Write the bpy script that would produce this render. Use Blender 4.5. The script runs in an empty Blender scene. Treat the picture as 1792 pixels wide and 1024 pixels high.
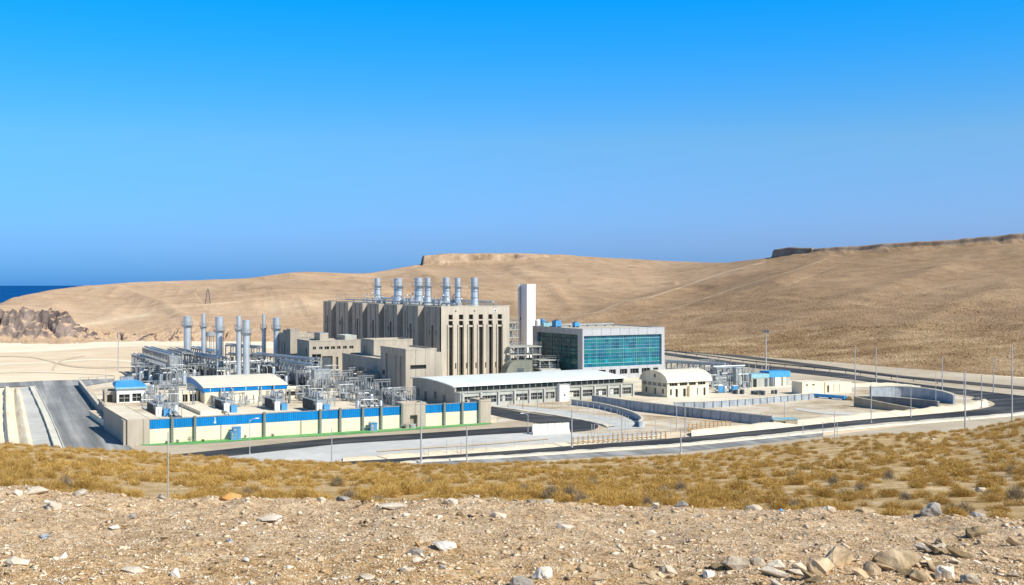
import bpy, bmesh, math, random
import numpy as np
from mathutils import Vector, Matrix
random.seed(7); rng = np.random.default_rng(11)
R = math.radians
SC = bpy.context.scene
COL = SC.collection
F, CX, HY, CAMZ = 2000.0, 896.0, 499.0, 25.0

def G(px, py, z=0.0):
    Y = (CAMZ - z) * F / (py - HY)
    return Vector(((px - CX) / F * Y, Y, z))
def Wp(px, py, Y):
    return Vector(((px - CX) / F * Y, Y, CAMZ - (py - HY) / F * Y))
def reach(o, d, px):
    """length along d from o until the point stands in the bearing of column px"""
    k = (px - CX) / F
    return (k * o[1] - o[0]) / (d[0] - k * d[1])
def E1(a): return Vector((math.cos(R(a)), math.sin(R(a)), 0))
def E2(a): return Vector((-math.sin(R(a)), math.cos(R(a)), 0))

# ------------------------------------------------------------------ noise
def _h(ix, iy, s):
    n = (ix.astype(np.int64) * 374761393 + iy.astype(np.int64) * 668265263 + s * 1442695041) & 0x7fffffff
    n = ((n ^ (n >> 13)) * 1274126177) & 0x7fffffff
    n = n ^ (n >> 16)
    return (n & 0xffff) / 65535.0
def vnoise(x, y, s=0):
    ix = np.floor(x); iy = np.floor(y); fx = x - ix; fy = y - iy
    fx = fx * fx * (3 - 2 * fx); fy = fy * fy * (3 - 2 * fy)
    a = _h(ix, iy, s); b = _h(ix + 1, iy, s); c = _h(ix, iy + 1, s); d = _h(ix + 1, iy + 1, s)
    return (a * (1 - fx) + b * fx) * (1 - fy) + (c * (1 - fx) + d * fx) * fy
def fbm(x, y, o=4, s=0):
    t = 0; a = 0.5; f = 1.0
    for i in range(o):
        t = t + a * (vnoise(x * f, y * f, s + i * 17) - 0.5); a *= 0.5; f *= 2.03
    return t
def ridged(x, y, o=4, s=0):
    t = 0; a = 0.5; f = 1.0
    for i in range(o):
        t = t + a * (1 - np.abs(2 * vnoise(x * f, y * f, s + i * 31) - 1)); a *= 0.5; f *= 2.1
    return t

# ------------------------------------------------------------------ materials
def nt(name):
    m = bpy.data.materials.new(name); m.use_nodes = True
    n = m.node_tree.nodes; l = m.node_tree.links
    return m, n, l, n['Principled BSDF']
def ramp(n, stops):
    r = n.new('ShaderNodeValToRGB'); e = r.color_ramp.elements
    while len(e) < len(stops): e.new(0.5)
    for k, (p, c) in enumerate(stops):
        e[k].position = p; e[k].color = (*c, 1)
    return r
def tex_noise(n, l, vec, scale, detail=5, rough=0.6):
    t = n.new('ShaderNodeTexNoise'); t.inputs['Scale'].default_value = scale
    t.inputs['Detail'].default_value = detail; t.inputs['Roughness'].default_value = rough
    l.new(vec, t.inputs['Vector']); return t
def mixc(n, l, fac, a, b, mode='MIX'):
    m = n.new('ShaderNodeMix'); m.data_type = 'RGBA'; m.blend_type = mode
    for s, v in ((m.inputs[0], fac), (m.inputs[6], a), (m.inputs[7], b)):
        if hasattr(v, 'is_output'): l.new(v, s)
        elif isinstance(v, (int, float)): s.default_value = v
        else: s.default_value = (*v, 1)
    return m.outputs[2]
def coords(n, kind='pos', scale=None):
    if kind == 'pos':
        return n.new('ShaderNodeNewGeometry').outputs['Position']
    return n.new('ShaderNodeTexCoord').outputs['Object']
def bumpn(n, l, bs, h, strength, dist):
    b = n.new('ShaderNodeBump'); b.inputs['Strength'].default_value = strength; b.inputs['Distance'].default_value = dist
    l.new(h, b.inputs['Height']); l.new(b.outputs[0], bs.inputs['Normal'])

def plain(name, c, rough=0.7, var=0.12, scale=0.7, metal=0.0, spec=0.4, streak=False, corr=None, ribs=None, coat=0):
    """paint, concrete, metal: colour with blotches, optional vertical streaks, corrugation (period m, along object X)"""
    m, n, l, bs = nt(name)
    p = coords(n, 'obj')
    if streak:
        mp = n.new('ShaderNodeMapping'); mp.inputs['Scale'].default_value = (1, 1, 0.12); l.new(p, mp.inputs[0]); q = mp.outputs[0]
    else: q = p
    t = tex_noise(n, l, q, scale * 2, 6, .65)
    t2 = tex_noise(n, l, p, scale * .25, 3)
    lo = tuple(max(0, v * (1 - var * 2.2)) for v in c); hi = tuple(min(1, v * (1 + var)) for v in c)
    rr = ramp(n, [(.3, lo), (.55, c), (.75, hi)]); l.new(t.outputs[0], rr.inputs[0])
    r2 = ramp(n, [(.35, (1 - var * 1.4,) * 3), (.65, (1, 1, 1))]); l.new(t2.outputs[0], r2.inputs[0])
    col = mixc(n, l, 1.0, rr.outputs[0], r2.outputs[0], 'MULTIPLY')
    if ribs:
        sp = n.new('ShaderNodeSeparateXYZ'); l.new(p, sp.inputs[0])
        ad = n.new('ShaderNodeMath'); ad.operation = 'ADD'; l.new(sp.outputs[0], ad.inputs[0]); l.new(sp.outputs[1], ad.inputs[1])
        mo = n.new('ShaderNodeMath'); mo.operation = 'FRACT'
        dv = n.new('ShaderNodeMath'); dv.operation = 'DIVIDE'; dv.inputs[1].default_value = ribs; l.new(ad.outputs[0], dv.inputs[0]); l.new(dv.outputs[0], mo.inputs[0])
        rj = ramp(n, [(.0, (.6, .6, .6)), (.06, (1, 1, 1))]); rj.color_ramp.interpolation = 'CONSTANT'; l.new(mo.outputs[0], rj.inputs[0])
        col = mixc(n, l, 1.0, col, rj.outputs[0], 'MULTIPLY')
    l.new(col, bs.inputs['Base Color'])
    bs.inputs['Roughness'].default_value = rough; bs.inputs['Metallic'].default_value = metal
    bs.inputs['Specular IOR Level'].default_value = spec
    if corr:
        w = n.new('ShaderNodeTexWave'); w.bands_direction = 'X'; w.inputs['Scale'].default_value = 0.314 / corr
        l.new(p, w.inputs[0]); bumpn(n, l, bs, w.outputs[1], .8, .08)
    return m

def earth(name, stops, scales=(.02, .25, 3.0), rough=.95, bump=.3, bdist=.1, speck=None):
    m, n, l, bs = nt(name); p = coords(n)
    a = tex_noise(n, l, p, scales[0], 4); b = tex_noise(n, l, p, scales[1], 6, .65); c = tex_noise(n, l, p, scales[2], 6, .7)
    mp = n.new('ShaderNodeMath'); mp.operation = 'MULTIPLY_ADD'; mp.inputs[1].default_value = .5
    l.new(a.outputs[0], mp.inputs[0])
    m2 = n.new('ShaderNodeMath'); m2.operation = 'MULTIPLY_ADD'; m2.inputs[1].default_value = .3; m2.inputs[2].default_value = 0
    l.new(b.outputs[0], m2.inputs[0]); l.new(m2.outputs[0], mp.inputs[2])
    m3 = n.new('ShaderNodeMath'); m3.operation = 'MULTIPLY_ADD'; m3.inputs[1].default_value = .2
    l.new(c.outputs[0], m3.inputs[0]); l.new(mp.outputs[0], m3.inputs[2])
    rr = ramp(n, stops); l.new(m3.outputs[0], rr.inputs[0]); col = rr.outputs[0]
    if speck:
        v = tex_noise(n, l, p, speck[0], 3, .8); rs = ramp(n, [(speck[1], (0, 0, 0)), (speck[1] + .06, (1, 1, 1))]); l.new(v.outputs[0], rs.inputs[0])
        col = mixc(n, l, rs.outputs[0], col, speck[2])
    l.new(col, bs.inputs['Base Color']); bs.inputs['Roughness'].default_value = rough; bs.inputs['Specular IOR Level'].default_value = .15
    bumpn(n, l, bs, c.outputs[0], bump, bdist)
    return m, n, l, bs, col

M = {}
M['concrete'] = plain('beige_concrete', (.49, .43, .345), .85, .08, .5, streak=True, ribs=2.4)
M['concrete_plain'] = plain('beige_render', (.46, .41, .335), .85, .09, .5, streak=True)
M['pier'] = plain('pale_beige_pier', (.55, .495, .405), .85, .08, .5, streak=True)
M['roofgravel'] = plain('pale_roof', (.62, .57, .46), .9, .1, .6)
M['cream'] = plain('cream_render', (.87, .775, .58), .8, .09, .4, streak=True)
M['creamroof'] = plain('cream_sheet_roof', (.86, .81, .66), .6, .05, .3, ribs=2.2)
M['whiteroof'] = plain('white_sheet_roof', (.80, .86, .84), .55, .035, .1)
M['white'] = plain('white_paint', (.78, .79, .78), .6, .05, .5)
M['whiteclad'] = plain('white_cladding', (.47, .48, .50), .5, .04, .4, ribs=3)
M['tower'] = plain('white_tower_metal', (.76, .75, .75), .4, .04, .3)
M['blue'] = plain('blue_sheet', (.0, .23, .60), .45, .10, .5, corr=.35, streak=True)
M['bluelight'] = plain('light_blue_sheet', (.07, .36, .72), .45, .08, .5)
M['bluebox'] = plain('blue_box_paint', (.08, .32, .62), .5, .12, 1.5)
M['steel'] = plain('galvanised_steel', (.41, .445, .465), .5, .2, 1.0, metal=.15)
M['steeld'] = plain('dark_steel', (.13, .16, .19), .5, .2, 1.2, metal=.3)
M['stack'] = plain('stack_metal', (.62, .68, .72), .36, .10, .8, metal=.4, streak=True)
M['pipe'] = plain('pipe_metal', (.52, .55, .56), .4, .14, 1.0, metal=.25)
M['pole'] = plain('pole_grey', (.46, .48, .50), .5, .1, 1)
M['greywall'] = plain('grey_metal_fence', (.40, .45, .50), .55, .12, .4, ribs=1.1)
M['greyconc'] = plain('grey_green_render', (.46, .47, .42), .8, .08, .5, streak=True)
M['hallwall'] = plain('grey_brown_wall', (.40, .37, .31), .8, .08, .5, streak=True)
M['retain'] = plain('brown_retaining', (.44, .38, .28), .85, .12, .5, streak=True)
M['dark'] = plain('dark_opening', (.025, .025, .025), .6, .2, 1)
M['darkglass'] = plain('dark_glass', (.02, .028, .03), .12, .2, 1, spec=.5)
M['frame'] = plain('grey_frame', (.5, .5, .48), .6, .08, 1)
M['barrier'] = plain('pale_barrier', (.80, .78, .66), .8, .08, .8, streak=True)
M['wood'] = plain('weathered_orange_wood', (.52, .34, .16), .85, .2, 2)
M['bush_green'] = plain('green_leaf', (.05, .13, .04), .7, .3, 3)
M['porcelain'] = plain('grey_porcelain', (.42, .44, .45), .3, .1, 1)
M['solar'] = plain('solar_blue', (.05, .12, .30), .3, .2, 2)
M['darkconc'] = plain('dark_concrete', (.24, .25, .25), .8, .12, .5, streak=True)
M['kerb'] = plain('pale_kerb', (.74, .69, .56), .85, .1, .5)

def glass_mat(name, cols, px_, pz_, seed):
    m, n, l, bs = nt(name); p = coords(n, 'obj')
    sn = n.new('ShaderNodeVectorMath'); sn.operation = 'SNAP'; sn.inputs[1].default_value = (px_, px_, pz_); l.new(p, sn.inputs[0])
    wn = n.new('ShaderNodeTexWhiteNoise'); l.new(sn.outputs[0], wn.inputs[0])
    sn2 = n.new('ShaderNodeVectorMath'); sn2.operation = 'SNAP'; sn2.inputs[1].default_value = (40, 40, pz_); l.new(p, sn2.inputs[0])
    wn2 = n.new('ShaderNodeTexWhiteNoise'); l.new(sn2.outputs[0], wn2.inputs[0])
    t = tex_noise(n, l, p, .22, 3)
    a = n.new('ShaderNodeMath'); a.operation = 'MULTIPLY_ADD'; a.inputs[1].default_value = .35; l.new(wn.outputs[0], a.inputs[0])
    b = n.new('ShaderNodeMath'); b.operation = 'MULTIPLY_ADD'; b.inputs[1].default_value = .35; b.inputs[2].default_value = 0; l.new(wn2.outputs[0], b.inputs[0]); l.new(b.outputs[0], a.inputs[2])
    c = n.new('ShaderNodeMath'); c.operation = 'MULTIPLY_ADD'; c.inputs[1].default_value = .4; l.new(t.outputs[0], c.inputs[0]); l.new(a.outputs[0], c.inputs[2])
    rr = ramp(n, cols); l.new(c.outputs[0], rr.inputs[0]); l.new(rr.outputs[0], bs.inputs['Base Color'])
    bs.inputs['Roughness'].default_value = .12; bs.inputs['Specular IOR Level'].default_value = .6
    return m
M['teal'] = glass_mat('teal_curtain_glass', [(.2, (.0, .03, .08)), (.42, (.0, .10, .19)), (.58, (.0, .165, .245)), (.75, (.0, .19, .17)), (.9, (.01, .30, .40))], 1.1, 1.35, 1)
M['tealside'] = glass_mat('green_glass_painted_shade', [(.2, (.01, .04, .05)), (.5, (.02, .12, .13)), (.8, (.07, .25, .22))], 1.1, 1.35, 2)  # side copy of the curtain glass, its shade put into the colour

# hill earth: pale track mask (attribute), darker rock on steep faces, speckle of scrub
def hill_mat():
    m, n, l, bs = nt('desert_hill'); g = n.new('ShaderNodeNewGeometry'); p = g.outputs['Position']
    a = tex_noise(n, l, p, .006, 5, .6); b = tex_noise(n, l, p, .05, 6, .65); c = tex_noise(n, l, p, 1.3, 4, .7)
    s = n.new('ShaderNodeMath'); s.operation = 'MULTIPLY_ADD'; s.inputs[1].default_value = .5; l.new(a.outputs[0], s.inputs[0])
    s2 = n.new('ShaderNodeMath'); s2.operation = 'MULTIPLY_ADD'; s2.inputs[1].default_value = .5; s2.inputs[2].default_value = 0; l.new(b.outputs[0], s2.inputs[0]); l.new(s2.outputs[0], s.inputs[2])
    mpv = n.new('ShaderNodeMapping'); mpv.inputs['Scale'].default_value = (.03, .03, .4); l.new(p, mpv.inputs[0]); st = tex_noise(n, l, mpv.outputs[0], 1.0, 5, .65)
    mpd = n.new('ShaderNodeMapping'); mpd.inputs['Rotation'].default_value = (0, 0, R(35)); mpd.inputs['Scale'].default_value = (.006, .09, .02); l.new(p, mpd.inputs[0]); sd_ = tex_noise(n, l, mpd.outputs[0], 1.0, 5, .7)
    s3 = n.new('ShaderNodeMath'); s3.operation = 'MULTIPLY_ADD'; s3.inputs[1].default_value = .14; l.new(st.outputs[0], s3.inputs[0])
    s4 = n.new('ShaderNodeMath'); s4.operation = 'MULTIPLY'; s4.inputs[1].default_value = .25; l.new(sd_.outputs[0], s4.inputs[0])
    s5 = n.new('ShaderNodeMath'); s5.operation = 'MULTIPLY_ADD'; s5.inputs[1].default_value = .62; l.new(s.outputs[0], s5.inputs[0]); l.new(s4.outputs[0], s5.inputs[2]); l.new(s5.outputs[0], s3.inputs[2]); s = s3
    rl = ramp(n, [(.33, (.40, .265, .16)), (.5, (.56, .40, .265)), (.66, (.70, .53, .37))]); l.new(s.outputs[0], rl.inputs[0])
    rr = ramp(n, [(.33, (.22, .145, .085)), (.5, (.335, .23, .14)), (.66, (.46, .335, .215))]); l.new(s.outputs[0], rr.inputs[0])
    at = n.new('ShaderNodeAttribute'); at.attribute_name = 'hue'
    col = mixc(n, l, at.outputs['Fac'], rl.outputs[0], rr.outputs[0])
    ga = n.new('ShaderNodeAttribute'); ga.attribute_name = 'grass'; gb = n.new('ShaderNodeMath'); gb.operation = 'MULTIPLY'; gb.inputs[1].default_value = .5; l.new(ga.outputs['Fac'], gb.inputs[0])
    gcol_ = ramp(n, [(.36, (.23, .145, .065)), (.5, (.39, .265, .135)), (.62, (.56, .42, .25))]); l.new(b.outputs[0], gcol_.inputs[0]); col = mixc(n, l, gb.outputs[0], col, gcol_.outputs[0])
    rs = ramp(n, [(.37, (.40, .35, .28)), (.46, (.88, .87, .85)), (.54, (1.02, 1.02, 1.0)), (.63, (1.5, 1.45, 1.35))]); l.new(c.outputs[0], rs.inputs[0])
    sc = n.new('ShaderNodeAttribute'); sc.attribute_name = 'scrub'
    col2 = mixc(n, l, 1.0, col, rs.outputs[0], 'MULTIPLY'); col = mixc(n, l, sc.outputs['Fac'], col, col2)
    tr = n.new('ShaderNodeAttribute'); tr.attribute_name = 'track'
    col = mixc(n, l, tr.outputs['Fac'], col, (.80, .64, .44))
    sx = n.new('ShaderNodeSeparateXYZ'); l.new(g.outputs['Normal'], sx.inputs[0])
    rz = ramp(n, [(.70, (1, 1, 1)), (.90, (0, 0, 0))]); l.new(sx.outputs[2], rz.inputs[0])
    rk = ramp(n, [(.36, (.055, .045, .044)), (.5, (.15, .118, .108)), (.64, (.30, .235, .20))]); l.new(b.outputs[0], rk.inputs[0])
    rk2 = ramp(n, [(.36, (.24, .165, .105)), (.5, (.42, .30, .20)), (.64, (.58, .44, .31))]); l.new(b.outputs[0], rk2.inputs[0])
    hr_ = ramp(n, [(.35, (0, 0, 0)), (.5, (1, 1, 1))]); l.new(at.outputs['Fac'], hr_.inputs[0])
    col = mixc(n, l, rz.outputs[0], col, mixc(n, l, hr_.outputs[0], rk.outputs[0], rk2.outputs[0]))
    l.new(col, bs.inputs['Base Color']); bs.inputs['Roughness'].default_value = .95; bs.inputs['Specular IOR Level'].default_value = .1
    bumpn(n, l, bs, c.outputs[0], .5, .8)
    return m
M['hill'] = hill_mat()
M['plain'] = earth('sandy_plain', [(.34, (.62, .47, .30)), (.47, (.75, .61, .43)), (.60, (.86, .75, .56))], (.012, .1, 1.2))[0]
M['sandpale'] = earth('pale_sand', [(.32, (.76, .66, .47)), (.48, (.84, .76, .58)), (.62, (.90, .83, .66))], (.03, .2, 2))[0]
M['gravelgrey'] = earth('pale_grey_gravel', [(.32, (.46, .455, .43)), (.48, (.55, .56, .54)), (.62, (.66, .66, .62))], (.05, .4, 5))[0]
M['vergetan'] = earth('grey_tan_verge', [(.32, (.38, .32, .23)), (.48, (.50, .43, .32)), (.62, (.62, .55, .43))], (.04, .3, 3))[0]
M['infield'] = earth('tan_infield_earth', [(.38, (.35, .27, .16)), (.48, (.54, .455, .33)), (.57, (.67, .61, .51))], (.05, .2, 2))[0]
M['yard'] = earth('cream_yard_concrete', [(.38, (.50, .42, .30)), (.48, (.70, .62, .48)), (.57, (.82, .76, .62))], (.06, .3, 2))[0]
M['trackearth'] = earth('worn_track_earth', [(.34, (.54, .41, .27)), (.47, (.66, .535, .38)), (.60, (.76, .65, .49))], (.03, .3, 2))[0]
M['berm'] = earth('pale_rubble_berm', [(.32, (.66, .54, .36)), (.47, (.82, .72, .54)), (.62, (.90, .82, .66))], (.1, .8, 4), bump=.6, bdist=.3)[0]
M['greenstrip'] = earth('green_turf', [(.32, (.05, .20, .05)), (.47, (.10, .36, .10)), (.62, (.22, .42, .16))], (.2, 1, 6))[0]
def asphalt(name, lo, mid, hi, ang, stretch):
    m, n, l, bs = nt(name); p = coords(n)
    mp = n.new('ShaderNodeMapping'); mp.inputs['Rotation'].default_value = (0, 0, R(-ang)); l.new(p, mp.inputs[0])
    m2 = n.new('ShaderNodeMapping'); m2.inputs['Scale'].default_value = (1 / stretch, 1, 1); l.new(mp.outputs[0], m2.inputs[0])
    t = tex_noise(n, l, m2.outputs[0], .35, 5, .6); t2 = tex_noise(n, l, p, .06, 3)
    s = n.new('ShaderNodeMath'); s.operation = 'MULTIPLY_ADD'; s.inputs[1].default_value = .6; l.new(t.outputs[0], s.inputs[0])
    s2 = n.new('ShaderNodeMath'); s2.operation = 'MULTIPLY'; s2.inputs[1].default_value = .4 if ang != 114 else .12; l.new(t2.outputs[0], s2.inputs[0]); l.new(s2.outputs[0], s.inputs[2])
    k = .5 if ang != 114 else .36; rr = ramp(n, [(k - .1, lo), (k, mid), (k + .1, hi)]); l.new(s.outputs[0], rr.inputs[0]); l.new(rr.outputs[0], bs.inputs['Base Color'])
    bs.inputs['Roughness'].default_value = .85; bs.inputs['Specular IOR Level'].default_value = .25
    return m
M['asphalt'] = asphalt('dark_asphalt', (.028, .032, .036), (.05, .054, .058), (.11, .11, .11), 28, 12)
M['ramp'] = asphalt('worn_grey_asphalt', (.17, .18, .18), (.27, .28, .28), (.46, .46, .44), 114, 30)
M['farroad'] = asphalt('brown_grey_asphalt', (.05, .05, .045), (.085, .08, .072), (.14, .13, .11), -35, 12)
# foreground: one sheet, gravel shelf / scrub earth by height attribute
def fore_mat():
    m, n, l, bs = nt('stony_ground'); p = coords(n)
    a = tex_noise(n, l, p, .35, 4); b = tex_noise(n, l, p, 3.0, 6, .7); c = tex_noise(n, l, p, 22, 5, .75)
    v = n.new('ShaderNodeTexVoronoi'); v.inputs['Scale'].default_value = 16; l.new(p, v.inputs['Vector'])
    r1 = ramp(n, [(.3, (.49, .34, .195)), (.5, (.66, .485, .305)), (.68, (.79, .64, .455))]); l.new(b.outputs[0], r1.inputs[0])
    r1b = ramp(n, [(.3, (.44, .275, .12)), (.5, (.63, .43, .22)), (.68, (.78, .60, .37))]); l.new(b.outputs[0], r1b.inputs[0])
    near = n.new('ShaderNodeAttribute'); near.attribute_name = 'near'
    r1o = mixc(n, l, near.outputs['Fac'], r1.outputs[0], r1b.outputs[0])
    r2 = ramp(n, [(.36, (.36, .31, .26)), (.46, (.95, .93, .9)), (.54, (1.08, 1.06, 1.04)), (.64, (1.55, 1.52, 1.46))]); l.new(c.outputs[0], r2.inputs[0])
    gcol = mixc(n, l, 1, r1o, r2.outputs[0], 'MULTIPLY')
    vr = ramp(n, [(.72, (0, 0, 0)), (.9, (1, 1, 1))]); l.new(v.outputs['Color'], vr.inputs[0])
    vd = ramp(n, [(.25, (1, 1, 1)), (.42, (0, 0, 0))]); l.new(v.outputs['Distance'], vd.inputs[0])
    k = n.new('ShaderNodeMath'); k.operation = 'MULTIPLY'; l.new(vr.outputs[0], k.inputs[0]); l.new(vd.outputs[0], k.inputs[1])
    gcol = mixc(n, l, k.outputs[0], gcol, (.74, .66, .54))
    s1 = tex_noise(n, l, p, .5, 5, .7)
    r3 = ramp(n, [(.35, (.43, .28, .11)), (.5, (.58, .41, .20)), (.64, (.74, .57, .35))]); l.new(s1.outputs[0], r3.inputs[0])
    at = n.new('ShaderNodeAttribute'); at.attribute_name = 'scrub'
    col = mixc(n, l, at.outputs['Fac'], gcol, r3.outputs[0])
    l.new(col, bs.inputs['Base Color']); bs.inputs['Roughness'].default_value = .95; bs.inputs['Specular IOR Level'].default_value = .1
    ad = n.new('ShaderNodeMath'); ad.operation = 'ADD'; l.new(b.outputs[0], ad.inputs[0]); l.new(c.outputs[0], ad.inputs[1])
    bumpn(n, l, bs, ad.outputs[0], .9, .06)
    return m
M['fore'] = fore_mat()
def rock_mat(name, lo, mid, hi):
    m, n, l, bs = nt(name); p = coords(n)
    a = tex_noise(n, l, p, 5, 6, .7); b = tex_noise(n, l, p, 40, 4, .7)
    oi = n.new('ShaderNodeObjectInfo')
    rr = ramp(n, [(.32, lo), (.5, mid), (.68, hi)]); l.new(a.outputs[0], rr.inputs[0])
    r2 = ramp(n, [(0, (.8, .8, .8)), (1, (1.12, 1.1, 1.08))]); l.new(oi.outputs['Random'], r2.inputs[0])
    col = mixc(n, l, 1, rr.outputs[0], r2.outputs[0], 'MULTIPLY'); l.new(col, bs.inputs['Base Color'])
    bs.inputs['Roughness'].default_value = .9; bs.inputs['Specular IOR Level'].default_value = .2
    bumpn(n, l, bs, b.outputs[0], .5, .02); return m
M['rock_pale'] = rock_mat('pale_limestone', (.52, .44, .33), (.68, .60, .48), (.80, .74, .64))
M['rock_white'] = rock_mat('white_limestone', (.68, .62, .52), (.82, .78, .70), (.90, .88, .82))
M['rock_tan'] = rock_mat('tan_sandstone', (.36, .26, .15), (.54, .41, .26), (.68, .55, .38))
M['rock_brown'] = rock_mat('brown_sandstone', (.14, .10, .055), (.27, .20, .11), (.44, .34, .20))
M['rock_grey'] = rock_mat('grey_stone', (.20, .185, .165), (.36, .335, .30), (.52, .48, .43))
M['rock_blue'] = rock_mat('blue_grey_stone', (.16, .185, .22), (.28, .32, .37), (.40, .44, .48))
M['rock_orange'] = rock_mat('orange_stone', (.38, .19, .05), (.60, .34, .12), (.74, .50, .24))
def gravel_mat():
    m, n, l, bs = nt('loose_gravel'); p = coords(n)
    a = tex_noise(n, l, p, 9, 2, .5); b = tex_noise(n, l, p, 1.1, 3)
    rr = ramp(n, [(.28, (.13, .085, .045)), (.38, (.44, .30, .165)), (.50, (.66, .495, .32)), (.62, (.80, .68, .51)), (.71, (.88, .83, .73))]); l.new(a.outputs[0], rr.inputs[0])
    l.new(rr.outputs[0], bs.inputs['Base Color']); bs.inputs['Roughness'].default_value = .92; bs.inputs['Specular IOR Level'].default_value = .15
    return m
M['gravel'] = gravel_mat()
def shrub_mat():
    m, n, l, bs = nt('dry_shrub'); p = coords(n)
    a = tex_noise(n, l, p, .9, 4, .6); b = tex_noise(n, l, p, 9, 3, .6); d = tex_noise(n, l, p, .08, 3)
    s = n.new('ShaderNodeMath'); s.operation = 'MULTIPLY_ADD'; s.inputs[1].default_value = .5; l.new(a.outputs[0], s.inputs[0])
    s2 = n.new('ShaderNodeMath'); s2.operation = 'MULTIPLY'; s2.inputs[1].default_value = .5; l.new(b.outputs[0], s2.inputs[0]); l.new(s2.outputs[0], s.inputs[2])
    rr = ramp(n, [(.33, (.32, .195, .05)), (.5, (.50, .325, .095)), (.66, (.66, .465, .19))]); l.new(s.outputs[0], rr.inputs[0])
    r2 = ramp(n, [(.35, (.82, .8, .8)), (.65, (1.1, 1.08, 1.05))]); l.new(d.outputs[0], r2.inputs[0])
    col = mixc(n, l, 1, rr.outputs[0], r2.outputs[0], 'MULTIPLY'); l.new(col, bs.inputs['Base Color'])
    bs.inputs['Roughness'].default_value = .9; bs.inputs['Specular IOR Level'].default_value = .1
    return m
M['shrub'] = shrub_mat()
def sea_mat():
    m, n, l, bs = nt('sea_water'); p = coords(n)
    t = tex_noise(n, l, p, .002, 4); rr = ramp(n, [(.35, (.0, .055, .22)), (.65, (.0, .085, .30))]); l.new(t.outputs[0], rr.inputs[0])
    l.new(rr.outputs[0], bs.inputs['Base Color']); bs.inputs['Roughness'].default_value = .6; bs.inputs['Specular IOR Level'].default_value = .08
    return m
M['sea'] = sea_mat()

# ------------------------------------------------------------------ mesh helpers
class MB:
    def __init__(s): s.v = []; s.f = []
    def add(s, vs, fs):
        k = len(s.v); s.v += [tuple(v) for v in vs]; s.f += [tuple(i + k for i in f) for f in fs]; return s
    def box(s, x0, x1, y0, y1, z0, z1):
        v = [(x0, y0, z0), (x1, y0, z0), (x1, y1, z0), (x0, y1, z0), (x0, y0, z1), (x1, y0, z1), (x1, y1, z1), (x0, y1, z1)]
        return s.add(v, [(3, 2, 1, 0), (4, 5, 6, 7), (0, 1, 5, 4), (1, 2, 6, 5), (2, 3, 7, 6), (3, 0, 4, 7)])
    def tube(s, pts, r, n=8, cap=True):
        """swept round bar through pts; r a number or one per point"""
        pts = [Vector(p) for p in pts]; rs = r if isinstance(r, (list, tuple)) else [r] * len(pts)
        vs = []; fs = []
        for i, p in enumerate(pts):
            d = (pts[min(i + 1, len(pts) - 1)] - pts[max(i - 1, 0)]).normalized()
            a = d.cross(Vector((0, 0, 1)) if abs(d.z) < .9 else Vector((1, 0, 0))).normalized(); b = d.cross(a)
            for k in range(n):
                t = 2 * math.pi * k / n; vs.append(p + (a * math.cos(t) + b * math.sin(t)) * rs[i])
        for i in range(len(pts) - 1):
            for k in range(n):
                fs.append((i * n + k, i * n + (k + 1) % n, (i + 1) * n + (k + 1) % n, (i + 1) * n + k))
        if cap: fs += [tuple(range(n))[::-1], tuple(range((len(pts) - 1) * n, len(pts) * n))]
        return s.add(vs, fs)
    def lathe(s, prof, c=(0, 0), n=20):
        return s.tube([(c[0], c[1], z) for z, r in prof], [r for z, r in prof], n)
    def bar(s, a, b, w):
        return s.tube([a, b], w * .6, 4)
    def prism(s, poly, a, b, axis='x'):
        """poly of (p, z) extruded from a to b along axis x or y"""
        n = len(poly)
        mk = (lambda t, q: (t, q[0], q[1])) if axis == 'x' else (lambda t, q: (q[0], t, q[1]))
        vs = [mk(a, q) for q in poly] + [mk(b, q) for q in poly]
        fs = [tuple(range(n))[::-1], tuple(range(n, 2 * n))] + [(i, (i + 1) % n, n + (i + 1) % n, n + i) for i in range(n)]
        return s.add(vs, fs)
    def plan(s, poly, z0, z1):
        n = len(poly)
        vs = [(*q, z0) for q in poly] + [(*q, z1) for q in poly]
        return s.add(vs, [tuple(range(n))[::-1], tuple(range(n, 2 * n))] + [(i, (i + 1) % n, n + (i + 1) % n, n + i) for i in range(n)])
def make(name, mb, mat, parent=None, smooth=False, label=None, loc=None):
    me = bpy.data.meshes.new(name); me.from_pydata(mb.v, [], mb.f)
    bm = bmesh.new(); bm.from_mesh(me); bmesh.ops.recalc_face_normals(bm, faces=bm.faces[:]); bm.to_mesh(me); bm.free()
    me.materials.append(M[mat])
    if smooth:
        me.polygons.foreach_set('use_smooth', [True] * len(me.polygons))
        try: me.set_sharp_from_angle(angle=R(40))
        except Exception: pass
    o = bpy.data.objects.new(name, me); COL.objects.link(o)
    if parent: o.parent = parent
    if label: o['label'] = label
    if loc is not None: o.location = loc
    return o
def tag(o, label=None, cat=None, group=None, kind=None):
    if label: o['label'] = label
    if cat: o['category'] = cat
    if group: o['group'] = group
    if kind: o['kind'] = kind
    return o
def thing(name, label, cat, loc=(0, 0, 0), ang=0, group=None):
    o = bpy.data.objects.new(name, None); COL.objects.link(o); o.location = loc; o.rotation_euler = (0, 0, R(ang))
    o.empty_display_size = .5
    return tag(o, label, cat, group)
def kids(o): return [c for c in COL.objects if c.parent == o]
def dup(o, loc, ang=None, label=None, scale=None, tree=None):
    """copy of a thing with copies of its parts and sub-parts"""
    r = o.copy(); COL.objects.link(r); r.location = loc
    if ang is not None: r.rotation_euler = (0, 0, R(ang))
    if label: r['label'] = label
    if scale: r.scale = scale
    for c, gs in tree:
        k = c.copy(); COL.objects.link(k); k.parent = r
        for g in gs:
            h = g.copy(); COL.objects.link(h); h.parent = k
    return r
def tree_of(o): return [(c, list(c.children)) for c in o.children]
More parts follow.
